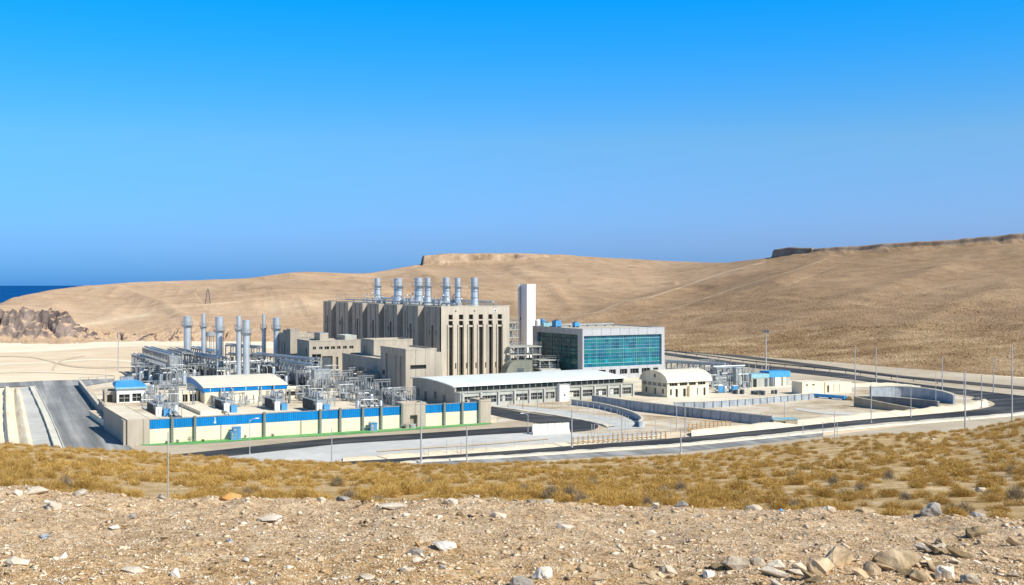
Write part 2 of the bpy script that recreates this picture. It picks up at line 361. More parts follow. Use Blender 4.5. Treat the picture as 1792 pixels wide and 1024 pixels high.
def share(o, name_parent, loc=(0, 0, 0), rot=(0, 0, 0)):
    c = o.copy(); COL.objects.link(c); c.parent = name_parent; c.location = loc; c.rotation_euler = rot; return c

# ------------------------------------------------------------------ terrain
xs_e = [-400, 0, 60, 110, 150, 220, 300, 400, 600, 800, 1000, 1100, 1200, 1300, 1500, 1650, 1792, 2300]
ys_e = [850, 858, 860, 864, 866, 872, 872, 870, 876, 877, 883, 886, 887, 892, 897, 903, 908, 915]
xs_c = [-400, 0, 100, 220, 330, 450, 600, 800, 1000, 1100, 1200, 1300, 1400, 1480, 1600, 1690, 1740, 1792, 2000, 2300]
ys_c = [770, 778, 784, 791, 798, 807, 813, 814, 809, 804, 798, 787, 775, 767, 760, 754, 745, 733, 705, 690]
def fore_drop(X, Y, noise=True):
    X = np.asarray(X, float); Y = np.asarray(Y, float)
    px = CX + F * X / np.maximum(Y, 3.0)
    e = (np.interp(px, xs_e, ys_e) - HY) / F; c = (np.interp(px, xs_c, ys_c) - HY) / F
    D0 = 13.0 + 2.0 * fbm(X * .5, X * 0 + 3.3, 3, 5)
    shelf = 2.02 + (D0 * e - 2.02) * np.clip((Y - 6) / (D0 - 6), -1, 1) ** 1.0
    t = np.clip((Y - D0) / (28 - D0), 0, 1)
    mid = (e + .0 + .05 * np.sin(np.pi * np.clip(t, 0, 1)) * (1 - t * .3) + .004 * t) * Y
    t2 = np.clip((np.log(np.maximum(Y, 28)) - math.log(28)) / (math.log(120) - math.log(28)), 0, 1)
    slope = (e + .004 + (c - e - .004) * t2) * Y
    far = c * Y * (1 + .0007 * (Y - 120))
    d = np.where(Y < D0, shelf, np.where(Y < 28, mid, np.where(Y < 120, slope, far)))
    if noise:
        ns = (.16 * fbm(X * .8, Y * .8, 3, 2) + .10 * fbm(X * 3.5, Y * 3.5, 4, 9)) * np.clip((16 - Y) / 3, 0, 1) * np.clip((Y - 2) / 3, .2, 1)
        nl = (.9 * fbm(X * .12, Y * .12, 4, 3) + .25 * fbm(X * .7, Y * .7, 3, 8)) * np.clip((Y - 20) / 15, 0, 1) * np.clip((170 - Y) / 60, 0, 1) * .55
        rim = -.16 * ridged(X * 1.6, Y * .9, 3, 4) * np.exp(-((Y - D0 + .5) / .7) ** 2)
        d = d - ns - nl + rim + .09 * np.exp(-((Y - D0 + .5) / .7) ** 2)
    return d
def fore_z(X, Y): return CAMZ - np.minimum(fore_drop(X, Y), 25.0)
def grid_mesh(name, X, Y, Z, mat, attrs=None, smooth=True):
    nr, nc = X.shape
    me = bpy.data.meshes.new(name); co = np.stack([X, Y, Z], -1).reshape(-1, 3).astype(np.float32)
    i = np.arange(nr * nc).reshape(nr, nc)
    q = np.stack([i[:-1, :-1], i[:-1, 1:], i[1:, 1:], i[1:, :-1]], -1).reshape(-1, 4).astype(np.int32)
    me.vertices.add(len(co)); me.vertices.foreach_set('co', co.ravel())
    me.loops.add(q.size); me.loops.foreach_set('vertex_index', q.ravel())
    me.polygons.add(len(q)); me.polygons.foreach_set('loop_start', np.arange(0, q.size, 4, dtype=np.int32))
    me.polygons.foreach_set('use_smooth', np.full(len(q), smooth)); me.update(calc_edges=True)
    for k, a in (attrs or {}).items():
        at = me.attributes.new(k, 'FLOAT', 'POINT'); at.data.foreach_set('value', np.asarray(a, np.float32).ravel())
    me.materials.append(M[mat]); o = bpy.data.objects.new(name, me); COL.objects.link(o); return o

u = np.concatenate([np.linspace(-1.5, -.56, 40, endpoint=False), np.linspace(-.56, .56, 900), np.linspace(.58, 1.5, 40)])
yr = np.concatenate([np.linspace(-60, 2.5, 12, endpoint=False), np.geomspace(2.5, 6.5, 40, endpoint=False), np.geomspace(6.5, 15.5, 300, endpoint=False), np.geomspace(15.5, 175, 230), np.array([190, 210])])
UU, YY = np.meshgrid(u, yr); XX = UU * np.maximum(np.abs(YY), 2.5); XX = np.where(YY < 2.5, UU * np.maximum(2.5, 2.5 + (2.5 - YY) * 2), XX)
ZZ = fore_z(XX, YY); ZZ = np.where(YY < 2.5, CAMZ - 2.0, ZZ); ZZ = np.where(ZZ < .02, -.4, ZZ)
EE = 13.0 + 2.0 * fbm(XX * .5, XX * 0 + 3.3, 3, 5)
scr = np.clip((YY - EE - .1) / .8, 0, 1)
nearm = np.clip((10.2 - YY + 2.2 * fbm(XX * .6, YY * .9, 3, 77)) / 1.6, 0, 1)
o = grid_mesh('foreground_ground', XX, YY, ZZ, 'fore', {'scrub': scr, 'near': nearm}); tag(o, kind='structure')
# plain
u2 = np.linspace(-1.4, 1.4, 60); y2 = np.geomspace(118, 760, 60); UU, YY = np.meshgrid(u2, y2)
o = grid_mesh('ground', UU * YY, YY, UU * 0, 'plain'); tag(o, kind='structure')
# hills: control points per bearing: (distance, picture height) from foot to rim to back
HC = {  # px: foot Y, (Y,y) c1, c2, c2b, c3 (foot of rim), c4 (rim), back (Y, y)
 -700: (480, (520, 580), (560, 572), (600, 575), (640, 580), (660, 582), (760, 640)),
 -300: (500, (530, 560), (570, 552), (620, 552), (660, 556), (680, 558), (800, 600)),
 -60: (505, (532, 552), (585, 545), (630, 545), (670, 546), (690, 547), (830, 585)),
 0: (505, (532, 546), (590, 540), (650, 536), (690, 535), (720, 534), (880, 575)),
 40: (505, (530, 552), (600, 541), (680, 530), (760, 521), (800, 518), (960, 560)),
 75: (505, (530, 566), (610, 549), (710, 530), (810, 515), (850, 511), (1000, 550)),
 100: (505, (524, 548), (610, 545), (720, 527), (840, 511), (880, 507), (1050, 545)),
 125: (505, (528, 575), (620, 557), (740, 531), (860, 508), (910, 504), (1080, 540)),
 200: (505, (530, 582), (640, 552), (770, 523), (900, 500), (950, 496), (1150, 530)),
 300: (505, (528, 580), (640, 548), (770, 519), (940, 495), (1000, 491), (1250, 520)),
 430: (505, (528, 580), (640, 548), (760, 510), (980, 494), (1050, 488), (1300, 510)),
 530: (505, (530, 582), (640, 549), (760, 508), (1040, 483), (1100, 475), (1350, 500)),
 640: (500, (540, 580), (640, 552), (780, 513), (1100, 490), (1180, 481), (1400, 495)),
 728: (467, (540, 578), (660, 551), (820, 512), (1200, 470), (1290, 464), (1500, 480)),
 742: (467, (540, 577), (660, 550), (820, 511), (1225, 468), (1287, 462), (1500, 470)),
 770: (460, (540, 576), (660, 549), (820, 510), (1235, 465), (1285, 459), (1500, 462)),
 900: (450, (540, 574), (680, 546), (850, 506), (1260, 457), (1300, 450), (1500, 460)),
 1000: (442, (540, 572), (700, 546), (880, 508), (1230, 458), (1320, 447), (1500, 462)),
 1163: (436, (540, 574), (720, 530), (880, 508), (1180, 466), (1260, 457), (1500, 475)),
 1260: (412, (520, 572), (690, 525), (860, 490), (1050, 468), (1120, 462), (1400, 480)),
 1340: (395, (500, 572), (650, 520), (790, 483), (960, 458), (1000, 452), (1300, 475)),
 1356: (392, (496, 572), (640, 520), (780, 482), (955, 456), (990, 449), (1250, 470)),
 1380: (388, (490, 572), (630, 520), (770, 482), (945, 453), (975, 446), (1200, 462)),
 1408: (382, (485, 572), (620, 520), (760, 482), (930, 449), (955, 442), (1200, 460)),
 1424: (378, (480, 572), (620, 520), (755, 482), (920, 448), (943, 441), (1200, 460)),
 1560: (346, (450, 576), (590, 520), (720, 480), (870, 442), (888, 432), (1150, 455)),
 1680: (326, (430, 580), (570, 518), (700, 474), (840, 436), (856, 426), (1100, 450)),
 1792: (310, (410, 582), (550, 515), (680, 468), (808, 426), (822, 416), (1080, 442)),
 2100: (285, (380, 580), (520, 510), (640, 455), (770, 405), (785, 395), (1000, 430)),
 2700: (270, (360, 580), (500, 510), (620, 450), (740, 390), (755, 380), (950, 420)),
}
hp = np.array(sorted(HC)); HK = []
for p in hp:
    r = HC[p]; HK.append([(r[0] - 45, -1.5), (r[0], 0.0)] + [(a, CAMZ - (b - HY) / F * a) for a, b in r[1:]])
HK = np.array(HK)            # px, ctrl, (Y,z)
def hermite_mono(xs, ys, t):
    d = np.diff(ys) / np.diff(xs); m = np.zeros_like(ys); m[1:-1] = np.where(d[:-1] * d[1:] > 0, 2 * d[:-1] * d[1:] / (d[:-1] + d[1:] + 1e-12), 0); m[0] = d[0] * .3; m[-1] = d[-1]
    k = np.clip(np.searchsorted(xs, t) - 1, 0, len(xs) - 2); h = xs[k + 1] - xs[k]; s = np.clip((t - xs[k]) / h, 0, 1)
    return (2 * s**3 - 3 * s**2 + 1) * ys[k] + (s**3 - 2 * s**2 + s) * h * m[k] + (-2 * s**3 + 3 * s**2) * ys[k + 1] + (s**3 - s**2) * h * m[k + 1]
_gp = np.arange(-900, 2900, 4.0); _k = np.exp(-(np.arange(-20, 21) * 4.0 / 17.0) ** 2 / 2); _k /= _k.sum(); HS = np.zeros((len(_gp),) + HK.shape[1:])
for _i in range(HK.shape[1]):
    for _j in range(2): HS[:, _i, _j] = np.convolve(np.pad(np.interp(_gp, hp, HK[:, _i, _j]), 20, mode='edge'), _k, 'valid')
def ctrl(px):
    k = min(max((px + 900) / 4.0, 0), len(_gp) - 1.001); i = int(k); t = k - i
    return HS[i] * (1 - t) + HS[i + 1] * t
def hill_noise(X, Y, s, px):
    up = np.clip(s * 1.4, 0, 1)
    n = 7 * fbm(X * .008, Y * .008, 3, 41) + 3.0 * fbm(X * .03, Y * .03, 4, 42) + .9 * fbm(X * .11, Y * .11, 4, 43)
    g = 3.4 * (ridged(X * .014 + Y * .006, Y * .005, 3, 51) - .55) + 1.6 * (ridged(X * .05 + Y * .012, Y * .012, 3, 53) - .55)
    return (n * .8 + g) * up
def hill_z1(px, Y):
    c = ctrl(px); return float(hermite_mono(c[:, 0], c[:, 1], np.array([Y]))[0])
pxs = np.concatenate([np.linspace(-700, -40, 60, endpoint=False), np.linspace(-40, 1840, 1100), np.linspace(1845, 2700, 60)])
NR = 300; rows = []; Xh = np.zeros((NR, len(pxs))); Yh = Xh.copy(); Zh = Xh.copy(); Sh = Xh.copy()
for j, p in enumerate(pxs):
    c = ctrl(p); s = np.linspace(0, 1, NR); ks = np.linspace(0, 1, len(c))
    wts = np.array([0, .03, .22, .44, .62, .80, .90, 1.0])
    Yc = np.interp(s, wts, c[:, 0]); z = hermite_mono(c[:, 0], c[:, 1], Yc)
    Xh[:, j] = (p - CX) / F * Yc; Yh[:, j] = Yc; Zh[:, j] = z; Sh[:, j] = s
PXg = np.tile(pxs, (NR, 1))
damp = 1 - .75 * np.exp(-((Sh - .90) / .05) ** 2)
Zh += hill_noise(Xh, Yh, np.clip((Sh - .03) * 3, 0, 1), PXg) * damp
# flat topped caprock standing on the skyline, with broken edges
jit = 9 * fbm(Xh * .05, Yh * .05, 3, 66)
def cap(p0, p1, amp, s0, s1, e=4.0):
    a = np.clip((PXg + jit - p0) / e, 0, 1) * np.clip((p1 - PXg + jit) / e, 0, 1); b = np.clip((Sh - s0 + jit * .0009) / .010, 0, 1) * np.clip((s1 - Sh) / .02, 0, 1)
    return a * a * (3 - 2 * a) * b * b * (3 - 2 * b) * np.interp(PXg, amp[0], amp[1])
Zh += cap(736, 1010, ([736, 770, 900, 960, 1010], [9.5, 9.5, 5, 2, .5]), .862, .955)
Zh += cap(1351, 1424, ([1351, 1380, 1424], [6.5, 6.0, 3.0]), .87, .95, 3) + cap(1418, 1950, ([1418, 1500, 1700, 1792, 1950], [2.4, 2.6, 3.2, 3.6, 3.6]), .872, .96, 6)
# rough rims and cliffs
rimA = np.exp(-((Sh - .86) / .035) ** 2) * (np.interp(PXg, [700, 740, 900, 1000, 1100, 1335, 1352, 1400, 1800], [0, .7, .6, .3, .0, .0, .6, .6, .6]))
Zh += rimA * 5 * (ridged(Xh * .07, Yh * .02, 3, 61) - .62) + rimA * 1.4 * fbm(Xh * .3, Yh * .3, 3, 62)
clf = np.exp(-((Sh - .13) / .085) ** 2) * np.interp(PXg, [-300, -60, 120, 170, 215, 330, 420, 520], [1, 1, 1, .35, .3, .3, .15, 0])
Zh += clf * np.interp(PXg, [-60, 110, 150, 200], [4.5, 4.5, 1.5, 0]) + clf * (9 * (ridged(Xh * .05 + Yh * .02, Yh * .03, 4, 71) - .6) + 6 * (ridged(Xh * .16, Yh * .14, 3, 74) - .5) + 4.5 * fbm(Xh * .35, Yh * .35, 4, 72) - 7 * np.exp(-(fbm(Xh * .05, Yh * .02, 3, 79) / .022) ** 2) - 3.5 * np.exp(-(fbm(Xh * .14, Yh * .05, 3, 81) / .03) ** 2))
def polydist(px, py, pts):
    d = np.full(px.shape, 1e9)
    for (x0, y0), (x1, y1) in zip(pts[:-1], pts[1:]):
        vx, vy = x1 - x0, y1 - y0; t = np.clip(((px - x0) * vx + (py - y0) * vy) / (vx * vx + vy * vy), 0, 1)
        d = np.minimum(d, np.hypot(px - x0 - t * vx, (py - y0 - t * vy) * 1.6))
    return d
P0 = HY + (CAMZ - Zh) * F / Yh; wob = 7 * fbm(Xh * .02, Yh * .02, 3, 97)
for pts, w, a in (([(985, 572), (1060, 548), (1150, 522), (1250, 490), (1340, 458)], 13, 5.5), ([(735, 474), (790, 510), (850, 552), (880, 580)], 16, 4.5), ([(620, 490), (690, 520), (740, 555)], 14, 3.5), ([(1160, 560), (1260, 528), (1380, 486), (1440, 455)], 16, 4.0),
                  ([(1330, 585), (1460, 535), (1600, 490), (1720, 445)], 20, 4.0), ([(1560, 590), (1660, 540), (1760, 500)], 20, 3.0), ([(200, 505), (280, 530), (330, 560)], 13, 3.0), ([(430, 495), (520, 520), (560, 560)], 15, 3.0), ([(900, 470), (960, 500), (1000, 540)], 14, 3.5), ([(1000, 492), (1090, 488), (1180, 497)], 6, 3.5)):
    dd = polydist(PXg, P0 + wob, pts); Zh += a * .42 * np.exp(-(dd / w) ** 2) * np.clip(Sh * 3 - .25, 0, 1) * np.clip((.84 - Sh) * 12, 0, 1) * (.6 + .8 * vnoise(Xh * .02, Yh * .02, 98))
PYg = HY + (CAMZ - Zh) * F / Yh
TR = np.zeros_like(Zh)
for pts, w, a in (([(985, 557), (1050, 545), (1090, 528), (1140, 520), (1200, 500), (1270, 476), (1340, 458)], 2.0, .8),
                  ([(1110, 562), (1180, 540), (1240, 520), (1300, 500), (1340, 488), (1400, 470), (1450, 452)], 1.8, .5),
                  ([(1210, 560), (1300, 530), (1380, 498), (1500, 450)], 1.6, .3), ([(1120, 515), (1000, 500), (920, 505)], 1.5, .4),
                  ([(135, 567), (180, 560), (230, 550), (300, 538), (400, 530), (480, 520)], 2.6, .75), ([(205, 497), (240, 512), (300, 530)], 1.5, .55), ([(360, 494), (366, 505), (430, 512)], 1.4, .6),
                  ([(340, 512), (360, 540), (374, 547)], 2.0, .6), ([(430, 509), (520, 507), (600, 514)], 2.2, .4), ([(980, 535), (940, 538), (900, 532)], 1.5, .4),
                  ([(1560, 530), (1640, 505), (1792, 470)], 1.6, .15)):
    dd = polydist(PXg, PYg + 1.5 * fbm(PXg * .05, PYg * .2, 2, 5), pts); TR = np.maximum(TR, a * .62 * np.clip(1.25 - dd / (w * (.5 + .5 * vnoise(PXg * .03, PYg * .1, 8))), 0, 1) * np.clip(.35 + 1.1 * vnoise(Xh * .03, Yh * .03, 9), 0, 1))
pal = np.exp(-polydist(PXg, PYg, [(140, 570), (190, 561), (260, 550)]) / 7) * .9 + np.exp(-polydist(PXg, PYg, [(480, 540), (560, 530), (600, 535)]) / 14) * .35
TR = np.clip(np.maximum(TR, pal * (0.6 + .8 * vnoise(Xh * .05, Yh * .05, 3))), 0, 1)
hue = np.clip(np.interp(PXg, [0, 450, 640, 760, 1000, 1300, 1792], [0.0, .12, .3, .62, .72, .9, 1]) + .5 * fbm(Xh * .01, Yh * .01, 3, 91) - .15 * np.clip((540 - PYg) / 60, 0, 1), 0, 1)
hue = np.clip(hue + .32 * np.clip((512 + 5 * fbm(PXg * .01, PXg * 0, 2, 4) - PYg) / 3, 0, 1) * np.interp(PXg, [330, 430, 600, 690], [0, 1, 1, 0]), 0, 1)
scrub = np.clip(np.interp(PXg, [0, 500, 900, 1792], [.3, .4, .75, 1]) * np.clip((PYg - 470) / 60, .35, 1), 0, 1)
ridge_shade_y = np.interp(PXg, [900, 985, 1060, 1150, 1250, 1340, 1345], [620, 570, 548, 522, 490, 458, 400]); hue = np.clip(hue + .22 * np.clip((PYg - ridge_shade_y) / 14, -.6, 1) * (PXg > 900), 0, 1)  # ridge shading put into the colour: darker below the crest line
grass_ = np.clip((PYg - 560 - 25 * fbm(Xh * .02, Yh * .02, 3, 88)) / 45, 0, 1) * np.interp(PXg, [950, 1200, 1350], [0, .7, 1])
o = grid_mesh('hills', Xh, Yh, Zh, 'hill', {'grass': grass_, 'track': TR, 'hue': hue, 'scrub': scrub}); tag(o, kind='structure')
mb = MB(); mb.add([(-60000, 560, -22), (60000, 560, -22), (60000, 90000, -22), (-60000, 90000, -22)], [(0, 1, 2, 3)])
tag(make('sea', mb, 'sea'), kind='structure')

# ------------------------------------------------------------------ ground sheets and roads (points read off the ground plane)
def cat(pts, n):
    P = np.array(pts, float); t = np.linspace(0, len(P) - 1, n); out = []
    for q in t:
        i = min(int(q), len(P) - 2); f = q - i
        a, b, c, d = P[max(i - 1, 0)], P[i], P[i + 1], P[min(i + 2, len(P) - 1)]
        out.append(.5 * (2 * b + (c - a) * f + (2 * a - 5 * b + 4 * c - d) * f * f + (3 * b - 3 * c + d - a) * f ** 3))
    return out
ZU = {}
def ribbon(name, A, B, mat, z, n=60, kind='structure', across=1):
    ZU[z] = ZU.get(z, 0) + 1; z += .0042 * (ZU[z] - 1)
    a = cat([tuple(G(*p)[:2]) for p in A], n); b = cat([tuple(G(*p)[:2]) for p in B], n); mb = MB()
    for p, q in zip(a, b):
        for k in range(across + 1):
            t = k / across; mb.v.append((p[0] * (1 - t) + q[0] * t, p[1] * (1 - t) + q[1] * t, z))
    w = across + 1
    for i in range(n - 1):
        for k in range(across): mb.f.append((i * w + k, i * w + k + 1, (i + 1) * w + k + 1, (i + 1) * w + k))
    return tag(make(name, mb, mat), kind=kind)
def band(name, A, B, prof, mat, n=90, kind='structure'):
    """raised strip between curves A and B; prof = [(t, z)] cross-section"""
    a = cat([tuple(G(*p)[:2]) for p in A], n); b = cat([tuple(G(*p)[:2]) for p in B], n); mb = MB(); w = len(prof)
    for i, (p, q) in enumerate(zip(a, b)):
        for t, z in prof:
            x = p[0] * (1 - t) + q[0] * t; y = p[1] * (1 - t) + q[1] * t
            zz = z * (1 + .55 * float(fbm(np.array([x * .5]), np.array([y * .5]), 3, 6)[0]) * 2) if z > .2 else z
            mb.v.append((x, y, zz))
    for i in range(n - 1):
        for k in range(w - 1): mb.f.append((i * w + k, i * w + k + 1, (i + 1) * w + k + 1, (i + 1) * w + k))
    return tag(make(name, mb, mat, smooth=True), kind=kind)

# sand band on the left, far
ribbon('sand_flat', [(-200, 600), (60, 600), (200, 597), (330, 594), (520, 600)], [(-200, 622), (60, 616), (200, 608), (330, 606), (520, 612)], 'sandpale', .03)
ribbon('sand_track', [(-200, 640), (60, 634), (180, 628), (300, 640)], [(-200, 644), (60, 637), (180, 630.5), (300, 644)], 'sandpale', .03)
# right verge under the hill
ribbon('verge', [(1100, 606), (1250, 613), (1345, 618), (1480, 632), (1600, 645), (1700, 654), (1900, 672)], [(1100, 640), (1250, 648), (1345, 658), (1480, 684), (1600, 700), (1700, 708), (1900, 724)], 'vergetan', .03)
# infield (right) and front gravel
ribbon('infield', [(870, 704), (1000, 698), (1100, 694), (1240, 690), (1350, 680), (1500, 676), (1620, 686), (1715, 700)], [(870, 745), (1000, 758), (1100, 758), (1240, 752), (1350, 744), (1500, 731), (1620, 722), (1715, 712)], 'infield', .06)
ribbon('front_gravel', [(60, 812), (300, 800), (430, 792), (600, 776), (860, 757), (1040, 748), (1160, 752)], [(60, 835), (300, 828), (430, 820), (600, 812), (860, 802), (1040, 790), (1160, 778)], 'gravelgrey', .03)
ribbon('front_verge', [(600, 815), (800, 806), (1000, 800), (1200, 788), (1400, 768), (1600, 744), (1792, 722), (1990, 712)], [(600, 835), (800, 832), (1000, 826), (1200, 816), (1400, 796), (1600, 776), (1792, 764), (1990, 750)], 'vergetan', .05)
ribbon('wall_verge', [(215, 779), (262, 779), (400, 769.5), (560, 760), (700, 750), (860, 740.5), (1000, 739)], [(240, 800), (330, 795), (430, 786), (600, 768), (720, 760), (860, 751), (1000, 744)], 'vergetan', .06)
# wheel tracks worn into the sand and earth
for a_, b_, m_ in (([(90, 648), (97, 637), (112, 629), (150, 622)], [(94, 648), (101, 638), (115, 630.5), (150, 623)], 'trackearth'), ([(-100, 655), (60, 651), (200, 656)], [(-100, 657), (60, 652.6), (200, 657.6)], 'sandpale'), ([(0, 623), (60, 625), (130, 640), (230, 642)], [(0, 624.5), (60, 627), (130, 643), (230, 644)], 'trackearth'),
                   ([(1060, 724), (1140, 726), (1240, 735), (1330, 741)], [(1060, 726), (1140, 728.5), (1240, 737.5), (1330, 743)], 'trackearth'), ([(1390, 715), (1450, 722), (1500, 724)], [(1390, 718), (1450, 726), (1500, 727)], 'gravelgrey'), ([(660, 790), (740, 784), (860, 776), (960, 768)], [(660, 792), (740, 786.5), (860, 778.5), (960, 770)], 'trackearth')):
    ribbon('track', a_, b_, m_, .105, 30)
# yard
ribbon('concrete_yard', [(150, 668), (300, 652), (450, 646), (600, 650), (770, 664), (900, 672), (1000, 676)], [(225, 776), (340, 772), (460, 763), (580, 756), (700, 748), (800, 741), (856, 737)], 'yard', .05)
ribbon('hall_yard', [(1000, 668), (1100, 664), (1240, 660), (1420, 668)], [(1035, 700), (1150, 712), (1240, 712), (1440, 692)], 'yard', .09)
ribbon('gravel_lot', [(25, 679), (52, 678)], [(40, 800), (100, 800)], 'gravelgrey', .05, 8, across=2)
ribbon('left_verge', [(-300, 682), (-100, 681), (28, 680)], [(-500, 800), (-160, 800), (44, 800)], 'sandpale', .03, 12)
# roads
ribbon('ramp_road', [(58, 675), (66, 690), (84, 725), (105, 772), (120, 812)], [(150, 674), (150, 690), (178, 725), (218, 772), (262, 812)], 'ramp', .10, 40, across=3)
ribbon('access_road', [(-400, 673), (-100, 673), (0, 671), (70, 667.5), (140, 665.5), (200, 664)], [(-400, 682), (-100, 681), (0, 679), (70, 676), (140, 677), (200, 668)], 'ramp', .13, 50)
ribbon('front_road', [(100, 806), (200, 803), (300, 797), (430, 783.5), (520, 774), (600, 767), (740, 759), (860, 751), (940, 747)], [(100, 830), (200, 824), (300, 810), (430, 796), (520, 786), (600, 777.5), (740, 769), (860, 761), (940, 757)], 'asphalt', .10, 80)
ribbon('hairpin_road', [(830, 708), (862, 714), (920, 723), (980, 731), (1020, 738), (1046, 745), (1038, 753), (1000, 757), (940, 757.5)], [(830, 716), (862, 727), (910, 737), (960, 744), (985, 747.5), (985, 749), (970, 749.5), (955, 748.5), (940, 747)], 'asphalt', .12, 60)
ribbon('pavement', [(862, 708), (960, 716), (1040, 727), (1120, 738), (1128, 750)], [(862, 713), (960, 726), (1030, 739), (1060, 748), (1062, 754)], 'gravelgrey', .11, 40)
band('kerb', [(862, 712), (960, 725), (1040, 739), (1075, 748)], [(862, 713.6), (960, 727), (1035, 740.5), (1062, 749)], [(0, .1), (.0, .26), (1, .26), (1, .1)], 'kerb', 40)
# ring road: near limb, bend, far limb
ring_in = [(560, 812), (700, 804), (860, 793), (1000, 782), (1180, 768), (1340, 753), (1500, 737), (1620, 727), (1700, 719), (1738, 711), (1736, 703), (1700, 694), (1640, 686), (1560, 675), (1480, 663), (1400, 654), (1300, 642), (1220, 630), (1150, 620)]
ring_out = [(560, 824), (700, 811), (860, 801), (1000, 791), (1180, 779), (1340, 763.5), (1500, 747), (1620, 737), (1720, 729.5), (1850, 717), (1850, 702), (1740, 688), (1640, 676.8), (1560, 666.8), (1480, 655), (1400, 646.5), (1300, 636), (1220, 625), (1150, 616)]
ribbon('ring_road', ring_in, ring_out, 'asphalt', .13, 160, across=3)
band('kerb', [(700, 811), (860, 801), (1000, 791.5), (1180, 779.5), (1340, 764), (1500, 747.5), (1620, 737.5), (1740, 728), (1860, 717)], [(700, 812.5), (860, 803.5), (1000, 794.5), (1180, 782.5), (1340, 768), (1500, 752), (1620, 741.5), (1740, 731.5), (1860, 720)], [(0, .05), (.05, .32), (.95, .32), (1, .05)], 'kerb', 110)
ribbon('service_road', [(640, 812.8), (860, 804), (1000, 795.5), (1180, 784), (1340, 769), (1440, 759)], [(640, 820), (860, 812), (1000, 803), (1180, 793), (1340, 776), (1440, 763)], 'ramp', .09, 60)
band('embankment', [(600, 802), (700, 795), (860, 784), (1000, 774), (1160, 764)], [(600, 809), (700, 803), (860, 792), (1000, 781), (1160, 767)], [(0, .05), (.3, .35), (.6, .4), (1, .08)], 'berm', 80)
band('embankment', [(1210, 757), (1340, 744), (1480, 730), (1600, 719), (1680, 709), (1715, 703), (1700, 699)], [(1210, 765), (1340, 752.5), (1500, 736), (1620, 726), (1700, 717.5), (1730, 710), (1722, 703)], [(0, .06), (.3, .7), (.65, .8), (1, .08)], 'berm', 90)
band('embankment', [(1440, 676), (1540, 672), (1610, 679)], [(1440, 681), (1540, 677), (1612, 682)], [(0, .06), (.4, .7), (.7, .7), (1, .06)], 'berm', 40)
ribbon('far_road', [(1130, 609.5), (1220, 614), (1345, 628), (1450, 641), (1567, 656.5), (1700, 669), (1900, 687)], [(1130, 613), (1220, 618.5), (1345, 632.5), (1450, 646), (1567, 661), (1700, 674.3), (1900, 693)], 'farroad', .10, 80)
# kerb wall beside the ramp with its drain line, and the sand banks of the left edge
band('kerb', [(51, 678), (75, 730), (99, 800)], [(62, 678), (88, 730), (117, 800)], [(0, .0), (.0, .55), (.12, .55), (.12, .4), (.9, .4), (.9, .55), (1, .55), (1, .0)], 'barrier', 30)
band('embankment', [(6, 684), (6, 725), (10, 800)], [(22, 684), (24, 725), (36, 800)], [(0, .05), (.25, 1.0), (.55, .9), (1, .05)], 'berm', 40)
band('embankment', [(24, 684), (27, 725), (38, 800)], [(36, 684), (46, 725), (62, 800)], [(0, .05), (.3, .7), (.6, .8), (1, .08)], 'berm', 40)
g = ribbon('grass', [(245, 778.8), (330, 773.5), (460, 764.8), (580, 757.6), (700, 748.8), (800, 742.5), (858, 740.5)], [(250, 781), (330, 779), (460, 770), (580, 763), (720, 753.5), (810, 747), (862, 742.8)], 'greenstrip', .09, 60, kind='stuff')
tag(g, 'thin strip of bright green turf along the foot of the blue and cream wall', 'grass')
# ------------------------------------------------------------------ building helpers
def wall_holes(mb, Lw, H, holes, place, rec, z0=0.0):
    xs = sorted({0, Lw, *[h[0] for h in holes], *[h[1] for h in holes]}); zs = sorted({z0, H, *[h[2] for h in holes], *[h[3] for h in holes]})
    for a, b in zip(xs[:-1], xs[1:]):
        for c, d in zip(zs[:-1], zs[1:]):
            m, k = (a + b) / 2, (c + d) / 2
            if any(h[0] < m < h[1] and h[2] < k < h[3] for h in holes): continue
            mb.add([place(a, 0, c), place(b, 0, c), place(b, 0, d), place(a, 0, d)], [(0, 1, 2, 3)])
    for h in holes:
        a, b, c, d = h[:4]
        for (p, q) in (((a, c), (b, c)), ((b, c), (b, d)), ((b, d), (a, d)), ((a, d), (a, c))):
            mb.add([place(p[0], 0, p[1]), place(q[0], 0, q[1]), place(q[0], rec, q[1]), place(p[0], rec, p[1])], [(0, 1, 2, 3)])
def pane(parent, place, h, rec, mat='darkglass', name='window', bars=(0, 0), dep=.08):
    a, b, c, d = h[:4]; mb = MB(); e = .02
    P = [place(a - e, rec - .01, c - e), place(b + e, rec - .01, c - e), place(b + e, rec - .01, d + e), place(a - e, rec - .01, d + e)]
    Q = [place(a - e, rec + dep, c - e), place(b + e, rec + dep, c - e), place(b + e, rec + dep, d + e), place(a - e, rec + dep, d + e)]
    mb.add(P + Q, [(0, 1, 2, 3), (4, 5, 6, 7), (0, 1, 5, 4), (1, 2, 6, 5), (2, 3, 7, 6), (3, 0, 4, 7)])
    o = make(name, mb, mat, parent)
    if bars[0] or bars[1]:
        f = MB()
        for i in range(1, bars[0] + 1):
            x = a + (b - a) * i / (bars[0] + 1); f.bar(place(x, rec - .08, c), place(x, rec - .08, d), .09)
        for i in range(1, bars[1] + 1):
            z = c + (d - c) * i / (bars[1] + 1); f.bar(place(a, rec - .08, z), place(b, rec - .08, z), .09)
        make('frame', f, 'frame', o)
    return o
def FR(s, d, z): return (s, d, z)
def LF(s, d, z): return (d, s, z)
def coping(t, w, d, h, mat, hh=.28, th=.35):
    mb = MB(); e = .06
    mb.box(-e, w + e, -e, th, h - .06, h + hh); mb.box(-e, w + e, d - th, d + e, h - .06, h + hh)
    mb.box(-e, th, th, d - th, h - .06, h + hh); mb.box(w - th, w + e, th, d - th, h - .06, h + hh)
    return make('parapet', mb, mat, t)
